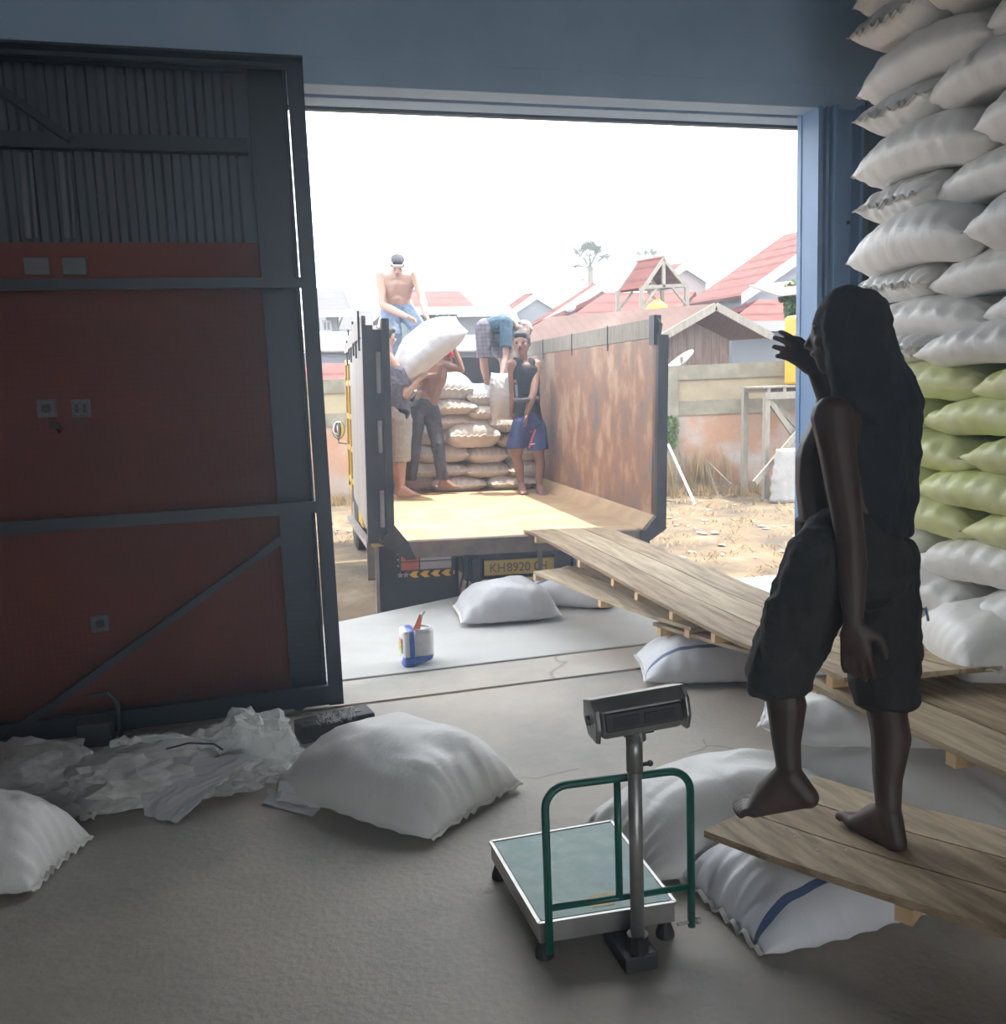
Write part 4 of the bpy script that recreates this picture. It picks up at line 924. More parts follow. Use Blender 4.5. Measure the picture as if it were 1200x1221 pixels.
# guard rail frame across the near edge
a = Vector((.690,2.262,0)); b_ = Vector((1.118,2.235,0)); ux = (b_-a).normalized(); uz = Vector((0,0,1)); H = .545; rr = .065
path = [up(a,.05), up(a,H-rr)] + arc(up(a,H-rr)+ux*rr, rr, math.pi, math.pi/2, ux, uz) + arc(up(b_,H-rr)-ux*rr, rr, math.pi/2, 0, ux, uz) + [up(b_,.06)]
MB().tube(path, .0115, 12).build('guard_rail', M['greenpaint'], t, smooth=True)
MB().tube([up(a,.185), up(b_,.185)], .0095, 10).build('cross_bar', M['greenpaint'], t, smooth=True)
m_ = a.lerp(b_, .49); MB().tube([up(m_,.18), up(m_,H)], .0105, 10).build('middle_bar', M['greenpaint'], t, smooth=True)
MB().tube([up(b_,.075)+Vector((.03,-.0,0)), up(b_,.075)-Vector((.045,0,0))], .005, 8).tube([up(b_,.075)+Vector((.015,0,0)), up(b_,.075)+Vector((.026,0,0))], .011, 8).build('bolt', M['steel'], t)
# column
cx, cy = .931, 2.195
MB().box((cx-.05,cy-.03,.0),(cx+.05,2.34,.05)).build('column_foot', M['darksteel'], t, bevel=.006)
MB().tube([(cx,cy,.03),(cx,cy,.10)], .030, 16).build('column_socket', M['black'], t)
MB().tube([(cx,cy,.07),(cx,cy,.66)], .0195, 20).build('column', M['steel'], t, smooth=True)
MB().tube([(cx,cy,.585),(cx,cy,.69)], .023, 20).build('collar', M['steel'], t, smooth=True)
MB().tube([(cx+.02,cy,.60),(cx+.045,cy,.60)], .006, 8).ball((cx+.046,cy,.60),.009).build('collar_screw', M['darksteel'], t)
# indicator head
hd = empty('indicator_head', (0,0,0)); hd.parent = t; hd.location = (cx-.88, cy-2.5+.01, .735)
hm = Matrix.Translation((cx+.008, cy+.0, .752)) @ Matrix.Rotation(R(-6),4,'Z') @ Matrix.Rotation(R(-4.5),4,'Y')
prof = [(-.045,-.048),(.035,-.055),(.070,-.015),(.055,.035),(-.025,.062),(-.060,.045),(-.068,-.005)]   # (y,z): y+ away
mb = MB(hm); Wd = .125
mb.hex([(-Wd*.9, y*.95, z*.95) for y, z in prof], [(Wd*.9, y*.95, z*.95) for y, z in prof]); 
bd = mb.build('housing', M['steel'], t, bevel=.012)
hd_ = hd; bpy.data.objects.remove(hd_)
mb = MB(hm); mb.hex([(-Wd*1.06, y, z) for y, z in ((-.066,.040),(-.026,.068),(.062,.040),(.058,.030))], [(Wd*1.06, y, z) for y, z in ((-.066,.040),(-.026,.068),(.062,.040),(.058,.030))]); mb.build('top_cover', M['steel'], t, bevel=.004)
mb = MB(hm); mb.box((-Wd*.84,-.0745,-.014),(Wd*.84,-.060,.036)); fp = mb.build('rear_display', M['darksteel'], t, bevel=.003)
for x0, x1 in ((-.085,-.015),(.0,.085)): MB(hm).box((x0,-.0775,-.002),(x1,-.074,.026)).build('display_window', M['black'], fp)
for s in (-1, 1):
    mb = MB(hm); mb.hex([(s*Wd*.95, y*1.12, z*1.08) for y, z in prof], [(s*Wd*1.06, y*1.05, z*1.02) for y, z in prof]); mb.build('end_cap', M['steel'], t, bevel=.004)
    MB(hm).tube([(s*Wd*1.05, .0, .0), (s*Wd*1.12, 0, 0)], .014, 12).build('side_knob', M['darksteel'], t)
MB(hm).tube([(-.0,0,-.08),(0,0,-.045)], .02, 14).build('neck', M['steel'], t)
MB(hm).box((-.04,.0,-.066),(.045,.04,-.05)).build('foot_plate', M['darksteel'], t)

# ================================================================== SMALL THINGS
# opened package on the apron
p = at(497,790,'z',0); cx, cy = p.x, p.y+.02
t = empty('cracker_package', (cx,cy,0), 'torn open blue and white plastic package standing on the apron', 'package')
def rbox(cx, cy, hx, hy, z0, z1, n=28, pw=3.2, seed=0, wob=.006, M_=None):
    mb = MB(M_); rings = []
    for k in range(9):
        z = z0+(z1-z0)*k/8; ring = []
        for q in range(n):
            a = q/n*6.2832; c_, s2 = math.cos(a), math.sin(a); r_ = (abs(c_)**pw+abs(s2)**pw)**(-1/pw)
            w_ = 1+wob*10*noise.noise(Vector((c_*2, s2*2, z*14+seed)))
            ring.append(mb._v((cx+c_*r_*hx*w_, cy+s2*r_*hy*w_, z)))
        rings.append(ring)
    for a, b_ in zip(rings, rings[1:]):
        for q in range(n): mb.bm.faces.new((a[q], a[(q+1)%n], b_[(q+1)%n], b_[q]))
    mb.bm.faces.new(rings[0][::-1]); mb.bm.faces.new(rings[-1]); return mb
rbox(cx+.04, cy+.01, .075, .075, .04, .20, pw=2.4, seed=1, M_=None).build('bundle', M['whitepk'], t, smooth=True)
rbox(cx-.045, cy-.005, .045, .085, .0, .21, pw=3, seed=4).build('wrapper', M['whitepk'], t, smooth=True)
rbox(cx-.032, cy-.012, .022, .09, .0, .215, pw=3, seed=2).build('blue_band', M['bluepk'], t, smooth=True)
rbox(cx-.05, cy-.012, .040, .088, .0, .055, pw=3, seed=5, wob=.01).build('blue_base', M['bluepk'], t, smooth=True)
MB().hex([(cx-.02,cy-.09,.002),(cx+.09,cy-.05,.02),(cx+.09,cy-.04,.02),(cx-.02,cy-.07,.002)],[(cx-.02,cy-.092,.05),(cx+.10,cy-.06,.045),(cx+.10,cy-.05,.045),(cx-.02,cy-.07,.05)]).build('blue_corner', M['bluepk'], t)
MB().box((cx-.094,cy-.055,.075),(cx-.084,cy+.055,.13)).build('green_print', M['greenpk'], t)
MB().box((cx-.094,cy-.055,.135),(cx-.084,cy+.02,.165)).build('orange_print', M['orangepk'], t)
MB().slab([(cx-.02,cy-.05,.205),(cx+.03,cy-.03,.205),(cx+.055,cy,.285),(cx+.035,cy,.295)], .004, (0,1,0)).build('torn_flap', M['orangepk'], t)
MB().slab([(cx+.04,cy-.01,.275),(cx+.055,cy-.005,.28),(cx+.075,cy,.305),(cx+.06,cy,.31)], .004, (0,1,0)).build('flap_tip', M['whitepk'], t)
MB().tube([(cx+.04+.06*math.cos(a_),cy+.01+.06*math.sin(a_),.205) for a_ in [k/16*6.283 for k in range(17)]], .008, 6).build('rolled_rim', M['whitepk'], t, smooth=True)

# black block with holes and its frayed string
t = empty('black_block', (.24,4.34,0), 'black rectangular plastic block with holes lying behind the big floor sack', 'block')
q = [Vector((.06,4.33,0)),Vector((.09,4.20,0)),Vector((.45,4.28,0)),Vector((.42,4.43,0))]
MB().hex([up(p,0) for p in q], [up(p,.085) for p in q]).build('body', M['black'], t, bevel=.008)
for x, y in ((.13,4.275),(.37,4.335)): MB().tube([(x,y,.085),(x,y,.088)], .02, 16).build('hole_rim', M['darksteel'], t)
mb = MB(); rd = random.Random(5)
for _ in range(60):
    p = Vector((.25+rd.uniform(-.07,.10), 4.18+rd.uniform(-.03,.08), .10)); d = Vector((rd.uniform(-.04,.04), rd.uniform(-.03,.03), rd.uniform(.015,.05))); mb.tube([p, p+d*.6, p+d+Vector((rd.uniform(-.015,.015),0,-.005))], .0012, 3)
tag(mb.build('frayed_string', M['whitecloth']), 'tangle of frayed white plastic string on the black block', 'string')
# folded paper
t = empty('paper_scrap', (.02,3.60,0), 'folded pale paper scrap on the floor at the foot of the big sack', 'paper')
def crumple(pts, name, m, parent, seed, amp=.02, n=14, thick=.004, label=None):
    a, b_, c, d = [Vector(p) for p in pts]; mb = MB(); T1 = {}; B1 = {}
    for i in range(n+1):
        for j in range(n+1):
            u, v = i/n, j/n; p = a.lerp(b_, u).lerp(d.lerp(c, u), v)
            q = noise.noise(Vector((u*3.1, v*3.1, seed)))*amp + abs(noise.noise(Vector((u*7, v*7, seed+9))))*amp*.7
            e = Vector((noise.noise(Vector((u*3,v*3,seed+20))), noise.noise(Vector((u*3,v*3,seed+30))), 0))*amp*1.2
            p = p+Vector((0,0,q))+e; p.z = max(p.z, .006)
            T1[i,j] = mb._v(p); B1[i,j] = mb._v(p-Vector((0,0,thick)))
    for i in range(n):
        for j in range(n):
            mb.bm.faces.new((T1[i,j],T1[i+1,j],T1[i+1,j+1],T1[i,j+1])); mb.bm.faces.new((B1[i,j],B1[i,j+1],B1[i+1,j+1],B1[i+1,j]))
    for i in range(n):
        for (x0,y0,x1,y1) in ((i,0,i+1,0),(i+1,n,i,n),(0,i+1,0,i),(n,i,n,i+1)):
            mb.bm.faces.new((T1[x0,y0],B1[x0,y0],B1[x1,y1],T1[x1,y1]))
    return mb.build(name, m, parent, label=label)
P = lambda x, y, z: tuple(at(x, y, 'z', z))
crumple([P(313,958,.006),P(372,973,.006),P(388,955,.02),P(322,940,.01)], 'lower_sheet', M['paper'], t, 3, .012)
crumple([P(330,955,.02),P(386,962,.02),P(384,944,.06),P(332,932,.07)], 'upper_sheet', M['paper'], t, 5, .012)
# heap of plastic bags and empty sacks
def lump(c, r, seed, name, m, parent, amp=.25, sub=4, smooth=False):
    mb = MB(); bmesh.ops.create_icosphere(mb.bm, subdivisions=sub, radius=1)
    for v in mb.bm.verts:
        n_ = v.co.normalized(); k = 1+amp*(noise.noise(n_*1.6+Vector((seed,0,0)))) + amp*.8*abs(noise.noise(n_*3.5+Vector((0,seed,0)))) - amp*.7*abs(noise.noise(n_*8+Vector((0,0,seed))))
        p = Vector((n_.x*r[0]*k, n_.y*r[1]*k, n_.z*r[2]*k))+Vector(c)
        if p.z < .004: p.z = .004+abs(p.z)*.02
        v.co = p
    return mb.build(name, m, parent, smooth=smooth)
def prop(name, label, cat, loc, group=None): return empty(name, loc, label, cat, group)
t = prop('plastic_sack_heap', 'flattened grey empty sack on the floor at the far left below the orange wall', 'sack', (-1.15,4.05,0))
lump((-1.12,4.12,.06), (.36,.26,.10), 3, 'folded_body', M['plasticw'], t, .18); crumple([(-1.40,3.82,.02),(-.74,3.70,.01),(-.86,4.28,.14),(-1.35,4.42,.14)], 'top_sheet', M['plasticw'], t, 11, .035)
t.name = 'empty_sack'
t = prop('empty_sack', 'crumpled white empty sack with a triangular flap hanging over the heap', 'sack', (-.5,3.85,0))
lump((-.50,3.93,.07), (.36,.24,.13), 7, 'body', M['plasticw'], t, .3); crumple([P(172,972,.012),P(212,980,.01),P(300,900,.17),P(160,908,.16)], 'flap', M['sackbright'], t, 14, .02)
crumple([P(110,935,.06),P(150,955,.03),P(190,905,.18),P(120,895,.17)], 'fold', M['plasticw'], t, 16, .03)
t = prop('empty_sack', 'greyish empty sack draped low at the left side of the heap', 'sack', (-.8,3.9,0))
crumple([P(60,978,.01),P(112,976,.01),P(170,900,.15),P(118,898,.14)], 'sheet', M['plasticw'], t, 19, .04)
t = prop('plastic_bag', 'clear crumpled plastic bag with stuff inside on top of the heap by the big sack', 'bag', (-.12,3.95,0))
lump((-.13,3.98,.13), (.17,.14,.135), 21, 'film', M['plastic'], t, .45); lump((-.12,3.98,.10), (.12,.10,.09), 23, 'contents', M['plasticw'], t, .35); crumple([P(262,905,.12),P(345,912,.08),P(350,885,.18),P(288,858,.30)], 'loose_corner', M['plastic'], t, 24, .06, n=20); crumple([P(150,905,.16),P(262,900,.16),P(275,872,.2),P(170,880,.2)], 'trailing_film', M['plastic'], t, 26, .05, n=20)
t = prop('plastic_bag', 'small clear plastic bag lying lower at the right end of the heap', 'bag', (-.1,3.78,0))
lump((-.02,3.86,.06), (.15,.10,.07), 31, 'film', M['plastic'], t, .45); lump((-.22,3.80,.05), (.14,.09,.07), 33, 'bundle', M['plasticw'], t, .4)
t = prop('plastic_bag', 'thin clear film bag with greenish glint at the left back of the heap', 'bag', (-.62,4.05,0))
crumple([P(128,902,.15),P(200,900,.16),P(215,878,.22),P(132,884,.20)], 'film', M['plastic'], t, 41, .04); lump((-.62,4.10,.07), (.14,.09,.10), 43, 'roll', M['greenpk'] if 0 else M['plasticw'], t, .3)
tag(MB().tube([P(198,893,.215),P(225,886,.235),P(255,887,.235),P(266,894,.2)], .004, 6).build('cord', M['cord']), 'dark blue cord lying across the top of the heap', 'cord')
tag(MB().tube([P(282,905,.13),P(284,920,.09),P(278,935,.06)], .014, 8).build('rubber_stopper', M['black']), 'small black rubber lump between the clear bags and the big sack', 'stopper')
# ================================================================== PEOPLE
_SPH = []
for _i in range(7):
    _t = math.pi*_i/6
    for _j in range(12 if 0 < _i < 6 else 1):
        _a = _j*math.pi/6; _SPH.append(Vector((math.sin(_t)*math.cos(_a), math.sin(_t)*math.sin(_a), math.cos(_t))))
class Body:
    """hulls of balls and discs, joined and remeshed into one continuous surface"""
    def __init__(s): s.bm = bmesh.new()
    def hull(s, *items):
        pts = []
        for it in items:
            c, r = Vector(it[0]), it[1]
            if len(it) > 2: # disc: centre, radius, normal
                n = Vector(it[2]).normalized(); u = n.orthogonal().normalized(); v = n.cross(u)
                r2 = it[3] if len(it) > 3 else r
                pts += [c+u*(r*math.cos(k*math.pi/8))+v*(r2*math.sin(k*math.pi/8)) for k in range(16)]
            else: pts += [c+p*r for p in _SPH]
        b = bmesh.new(); vs_ = [b.verts.new(p) for p in pts]; res = bmesh.ops.convex_hull(b, input=vs_)
        bmesh.ops.delete(b, geom=[g_ for g_ in res['geom_interior'] if isinstance(g_, bmesh.types.BMVert)], context='VERTS')
        tmp = bpy.data.meshes.new('t'); b.to_mesh(tmp); b.free(); s.bm.from_mesh(tmp); bpy.data.meshes.remove(tmp); return s
    def chain(s, *items):
        for a, b in zip(items, items[1:]): s.hull(a, b)
        return s
    def ell(s, c, rx, ry, rz, X, Y, Z):
        pts = [Vector(c)+X*(p.x*rx)+Y*(p.y*ry)+Z*(p.z*rz) for p in _SPH]; return s.hull(*[(p, .001) for p in pts[::1]]) if 0 else s._raw(pts)
    def _raw(s, pts):
        b = bmesh.new(); vs_ = [b.verts.new(p) for p in pts]; bmesh.ops.convex_hull(b, input=vs_)
        tmp = bpy.data.meshes.new('t'); b.to_mesh(tmp); b.free(); s.bm.from_mesh(tmp); bpy.data.meshes.remove(tmp); return s
    def build(s, name, m, parent, vox=.008, smooth=4, disp=0, dscale=.08, label=None):
        loc = Vector((0,0,0)); q = parent
        while q is not None: loc += Vector(q.location); q = q.parent
        bmesh.ops.translate(s.bm, verts=s.bm.verts, vec=-loc); bmesh.ops.recalc_face_normals(s.bm, faces=s.bm.faces)
        me = bpy.data.meshes.new(name); s.bm.to_mesh(me); s.bm.free(); me.materials.append(m)
        o = bpy.data.objects.new(name, me); C.objects.link(o); o.parent = parent
        r = o.modifiers.new('remesh', 'REMESH'); r.mode = 'VOXEL'; r.voxel_size = vox; r.use_smooth_shade = True
        if smooth: k = o.modifiers.new('smooth', 'SMOOTH'); k.factor = .5; k.iterations = smooth
        if disp:
            tx = bpy.data.textures.new(name+'_folds', 'CLOUDS'); tx.noise_scale = dscale; tx.noise_depth = 2
            d = o.modifiers.new('folds', 'DISPLACE'); d.texture = tx; d.strength = disp; d.mid_level = .5; d.texture_coords = 'LOCAL'
        return tag(o, label=label)
def V(p): return Vector(p)
def hand(B, wrist, d, n, side, curl=.5, k=1.0, spread=.10, thumb=.9):
    """d: fingers direction, n: palm normal (palm side), side: +1/-1 where the thumb sits along n x d"""
    d = d.normalized(); n = (n-d*n.dot(d)).normalized(); s = n.cross(d).normalized()*side
    w_ = wrist
    base = w_+d*.085*k
    B.hull((w_, .024*k), (w_+d*.03*k+s*.022*k, .016*k), (w_+d*.03*k-s*.022*k, .015*k), (base+s*.030*k, .013*k), (base-s*.028*k, .011*k), (base+s*.002*k, .014*k))
    for i, (off, ln) in enumerate(((.031,.070),(.011,.080),(-.010,.074),(-.029,.058))):
        p = base+s*off*k; ang = R(8); dd = (d+s*(off*spread*30)).normalized(); pts = [(p-dd*.012*k, .0115*k)]; c_ = curl*(1+.12*i)
        for j, f in enumerate((.46,.30,.24)):
            ang = c_*(.35+.75*j); v = dd*math.cos(ang)+n*math.sin(ang); p = p+v*ln*f*k*1.05; pts.append((p, (.0102-.0012*j)*k))
        B.chain(*pts)
    tb = w_+d*.022*k+s*.024*k; t1 = tb+(s*thumb+d*.55+n*.3).normalized()*.042*k; t2 = t1+(s*.35*thumb+d*1.0+n*.35).normalized()*.032*k; t3 = t2+(d+n*.5).normalized()*.022*k
    B.chain((tb, .0165*k), (t1, .013*k), (t2, .0112*k), (t3, .009*k))
def foot(B, ank, toe_dir, up=(0,0,1), ln=.24, k=1.0, toes=True, lat=None):
    f = V(toe_dir).normalized(); u = V(up); u = (u-f*u.dot(f)).normalized(); s = f.cross(u)*(lat or 1)   # s towards the big toe side
    heel = ank-u*.062*k-f*.030*k; ball = ank-u*.070*k+f*(ln*.50); 
    B.hull((ank, .036*k), (heel, .029*k), (ank-u*.055*k+f*.02, .030*k))
    B.hull((ank+f*.012, .034*k), (heel, .026*k), (ank-u*.035*k+f*.075, .030*k), (ball+s*.026*k, .021*k), (ball-s*.032*k, .018*k))
    if toes:
        for i, (o_, l_, r_) in enumerate(((.032,.060,.0150),(.010,.058,.0115),(-.008,.052,.0108),(-.025,.044,.0102),(-.041,.034,.0100))):
            a = ball+s*o_*k; b_ = a+f*l_*.6*k+u*.004*k; c_ = a+f*l_*k-u*.006*k; B.chain((a, r_*1.25*k), (b_, r_*k), (c_, r_*.92*k))
    else:
        B.hull((ball+s*.02*k, .018*k), (ball-s*.024*k, .016*k), (ball+f*.05*k+s*.018*k, .012*k), (ball+f*.035*k-s*.02*k, .010*k))
def head(B, c, fwd, up, k=1.0):
    """c: centre of the skull; returns axes"""
    f = V(fwd).normalized(); u = V(up); u = (u-f*u.dot(f)).normalized(); s = f.cross(u)
    cr = c+u*.025*k
    B.ell(cr-f*.008*k, .075*k, .094*k, .088*k, s, f, u)
    B.hull((cr+f*.045*k-u*.01*k, .050*k), (c+f*.052*k-u*.055*k, .038*k), (c+f*.056*k-u*.090*k, .022*k), (c-f*.005*k-u*.055*k+s*.035*k, .030*k), (c-f*.005*k-u*.055*k-s*.035*k, .030*k))
    B.hull((c+f*.088*k+u*.012*k, .008*k), (c+f*.108*k-u*.024*k, .0105*k), (c+f*.090*k-u*.030*k+s*.012*k, .007*k), (c+f*.090*k-u*.030*k-s*.012*k, .007*k))   # nose
    for q in (-1, 1):
        B.hull((c+f*.082*k+u*.024*k+s*q*.015*k, .008*k), (c+f*.074*k+u*.024*k+s*q*.042*k, .008*k))   # brow
        B.hull((c-f*.012*k+u*.015*k+s*q*.078*k, .010*k), (c-f*.016*k-u*.022*k+s*q*.076*k, .008*k), (c-f*.026*k+u*.012*k+s*q*.084*k, .006*k))  # ear
        B.ell(c+f*.060*k-u*.018*k+s*q*.036*k, .022*k, .022*k, .020*k, s, f, u)       # cheek
    B.hull((c+f*.088*k-u*.050*k+s*.018*k, .006*k), (c+f*.094*k-u*.050*k, .0075*k), (c+f*.088*k-u*.050*k-s*.018*k, .006*k))
    return f, u, s
def face_parts(c, f, u, s, parent, k=1.0):
    for q in (-1, 1):
        mb = MB(); mb.ball(c+f*.080*k+u*.004*k+s*q*.031*k, .0105*k, 10); mb.build('eye', M['hair'], parent, smooth=True)
    mb = MB(); mb.tube([c+f*.094*k-u*.052*k+s*.02*k, c+f*.100*k-u*.051*k, c+f*.094*k-u*.052*k-s*.02*k], .0035*k, 6); mb.build('mouth', M['red'] if 0 else M['skindark'], parent, smooth=True)
def hair(c, f, u, s, parent, k=1.0, m=None, name='hair'):
    B = Body(); B.ell(c+u*.034*k-f*.018*k, .083*k, .096*k, .090*k, s, f, u); B.hull((c-f*.065*k-u*.02*k+s*.035*k, .032*k), (c-f*.065*k-u*.02*k-s*.035*k, .032*k), (c-f*.05*k+u*.05*k, .05*k)); B.hull((c+f*.062*k+u*.072*k+s*.04*k, .022*k), (c+f*.062*k+u*.072*k-s*.04*k, .022*k), (c+u*.08*k, .04*k))
    return B.build(name, m or M['hair'], parent, vox=.007, smooth=3, disp=.008, dscale=.02)
def torso(B, J, k=1.0, wid=1.0, arm_r=1.0):
    sl, sr, hl, hr = J['sl'], J['sr'], J['hl'], J['hr']; sx = (sr-sl); hx = (hr-hl); cs = (sl+sr)/2; ch = (hl+hr)/2; up = (cs-ch).normalized(); f = J.get('f'); 
    f = V(f).normalized(); sxn = sx.normalized(); hxn = hx.normalized()
    w_ = ch.lerp(cs, .36); ct = ch.lerp(cs, .74)
    B.hull((hl+hxn*.02, .085*k), (hr-hxn*.02, .085*k), (ch+f*.02-up*.02, .09*k), (ch-f*.035, .085*k))
    B.hull((ch+hxn*.06*wid, .088*k), (ch-hxn*.06*wid, .088*k), (w_+hxn*.055*wid, .080*k), (w_-hxn*.055*wid, .080*k), (w_+f*.02, .078*k))
    B.hull((w_+sxn*.055*wid, .080*k), (w_-sxn*.055*wid, .080*k), (ct+sxn*.085*wid, .085*k), (ct-sxn*.085*wid, .085*k), (ct+f*.03, .085*k), (ct-f*.02, .085*k))
    B.hull((ct+sxn*.085*wid, .085*k), (ct-sxn*.085*wid, .085*k), (sl+sxn*.035-up*.02, .060*k), (sr-sxn*.035-up*.02, .060*k), (cs+f*.02-up*.03, .075*k))
    B.hull((cs+up*.01, .060*k), (J['neck'], .052*k), (cs+sxn*.07, .045*k), (cs-sxn*.07, .045*k))
def limbs(B, J, k=1.0, legs=True):
    for a in 'lr':
        s_, e, w_ = J['s'+a], J['e'+a], J['w'+a]
        B.hull((s_, .056*k), (s_.lerp(e, .3), .048*k)); B.hull((s_.lerp(e, .3), .048*k), (e, .037*k)); B.hull((e, .037*k), (e.lerp(w_, .3), .041*k)); B.hull((e.lerp(w_, .3), .041*k), (w_, .025*k))
        h_, n_, a_ = J['h'+a], J['k'+a], J['a'+a]
        back = J['f'] if isinstance(J['f'], Vector) else V(J['f']); back = -back.normalized()
        B.hull((h_, .088*k), (h_.lerp(n_, .35), .078*k)); B.hull((h_.lerp(n_, .35), .078*k), (n_, .052*k))
        m_ = n_.lerp(a_, .30)+back*.016; B.hull((n_, .052*k), (m_, .054*k)); B.hull((m_, .054*k), (n_.lerp(a_, .7), .038*k)); B.hull((n_.lerp(a_, .7), .038*k), (a_, .031*k))
def legcone(B, h_, n_, e, r0, r1, r2, flat=True):
    """trouser leg: hip, knee, hem end"""
    d = (e-n_).normalized(); B.hull((h_, r0), (n_, r1)); B.hull((n_, r1), (e, r2, d))
def person(name_label, cat_loc, group=None): 
    return empty('person', cat_loc, name_label, 'person', group)

# ---------------------------------------------------------------- foreground man on the ramp
D0 = 2.60
f0 = Vector((-.30, .95, 0)).normalized()
J = dict(f=f0, sl=atd(993,497,D0-.13), sr=atd(1072,487,D0+.15), neck=atd(1014,446,D0+.01), hl=atd(985,668,D0-.09), hr=atd(1050,668,D0+.07),
         el=atd(1014,640,D0-.19), wl=atd(1018,742,D0-.21), er=atd(1010,520,D0+.27), wr=atd(972,440,D0+.22),
         kl=atd(929,800,D0+.02), al=atd(942,925,D0-.02), kr=atd(1056,838,D0+.06), ar=atd(1060,972,D0+.0))
root = person('shirtless man in cargo shorts, dark cloth over his head, on the nearest ramp', Vector((J['ar'].x, J['ar'].y, .28)))
B = Body(); torso(B, J, .98); limbs(B, J, 1.05)
B.hull((atd(985,545,D0+.02), .085), (atd(992,610,D0+.0), .085), (atd(1025,560,D0+.05), .10), (atd(1020,650,D0+.02), .09), (atd(998,505,D0+.02), .07), (atd(979,575,D0+.02), .072), (atd(1000,660,D0), .10))
hc = atd(1008,398,D0+.0); hf = (f0*1.0+Vector((-.55,0,-.05))).normalized()
fx, ux_, sx_ = head(B, hc, hf, (0,0,1), 1.0)
B.hull((J['neck'], .052), (hc-ux_*.05-fx*.01, .052))
hand(B, J['wl'], atd(1022,800,D0-.23)-J['wl'], Vector((.6,.6,0)), -1, curl=.55, k=1.0)
hd_d = atd(935,408,D0+.16)-J['wr']; hand(B, J['wr'], hd_d, Vector((.15,.5,-.35)), 1, curl=.30, k=1.02, spread=.20, thumb=1.1)
foot(B, J['ar'], Vector((.02,.97,0)), ln=.23, lat=-1, k=1.1)
for a in 'lr': n_, a_ = J['k'+a], J['a'+a]; B.hull((n_, .058), (n_.lerp(a_,.28)-f0*.015, .056)); B.hull((n_.lerp(a_,.28)-f0*.015, .056), (n_.lerp(a_,.65), .042)); B.hull((n_.lerp(a_,.65), .042), (a_, .034))
foot(B, J['al'], atd(888,968,D0+.05)-atd(950,962,D0-.02), ln=.24, lat=1, k=1.1)
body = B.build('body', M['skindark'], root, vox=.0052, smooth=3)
# shorts with pockets
B = Body()
cuffL = J['kl'].lerp(J['al'], .20); cuffR = J['kr'].lerp(J['ar'], .02)
ch = (J['hl']+J['hr'])/2; wv = (J['hr']-J['hl']).normalized()
B.hull((ch+wv*.07+Vector((0,0,.07)), .098), (ch-wv*.07+Vector((0,0,.07)), .098), (J['hl']-Vector((0,0,.03)), .110), (J['hr']-Vector((0,0,.03)), .110), (ch-f0*.045-Vector((0,0,.02)), .115), (ch+f0*.02, .115), (atd(1000,660,D0), .112))
for h_, n_, c_, r2 in ((J['hl'],J['kl'],cuffL,.098),(J['hr'],J['kr'],cuffR,.098)):
    d = (c_-h_).normalized(); md = h_.lerp(n_, .6)
    B.hull((h_, .110), (md, .106)); B.hull((md, .106), (n_ if n_ is J['kl'] else h_.lerp(n_, .85), .098)); B.hull((n_ if n_ is J['kl'] else h_.lerp(n_, .85), .098), (c_, .090, (c_-n_ if n_ is J['kl'] else d)))
# cargo pockets
pk = J['hr'].lerp(J['kr'], .52)+wv*.075+Vector((.0,-.03,0)); B.hull((pk+Vector((.0,0,.07)), .05), (pk-Vector((0,0,.07)), .055))
pk = J['hl'].lerp(J['kl'], .62)-wv*.07; B.hull((pk+Vector((0,0,.06)), .05), (pk-Vector((0,0,.06)), .055))
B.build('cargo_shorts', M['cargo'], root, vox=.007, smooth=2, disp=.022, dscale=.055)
B = Body(); wc = ch+Vector((0,0,.125)); wq = atd(996,618,D0); B.hull((wq, .112, (0,0,1)), (wq+Vector((0,0,-.06)), .112, (0,0,1)), (atd(1030,615,D0+.03), .11, (0,0,1)))
B.build('waistband', M['navy'], root, vox=.006, smooth=1)
# cloth over head and back
B = Body(); bk = -f0
ca = atd(1010,385,D0+.01)
B.ell(hc+ux_*.028-fx*.022, .098, .112, .108, sx_, fx, ux_)
q1 = [(atd(1003,400,D0-.04), .050), (atd(1035,405,D0+.03), .075), (atd(1010,372,D0), .082)]
q2 = [(atd(1012,468,D0-.09), .045), (atd(1080,478,D0+.10), .050), (atd(1042,455,D0-.05), .05)]
B.hull(*(q1+q2))
q3 = [(atd(1020,520,D0-.11), .035), (atd(1084,510,D0+.10), .042), (atd(1055,500,D0-.09), .045)]
q4 = [(atd(1032,635,D0-.08), .022), (atd(1080,632,D0+.06), .026), (atd(1058,636,D0-.10), .026)]
B.hull(*(q2+q3)); B.hull(*(q3+q4))
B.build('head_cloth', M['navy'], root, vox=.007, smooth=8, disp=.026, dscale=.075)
mb = MB(); p = atd(1094,730,D0+.05); mb.tube([p, p+Vector((.03,0,.01)), p+Vector((.04,0,-.03))], .004, 6); mb.build('drawstring', M['blue'], root)

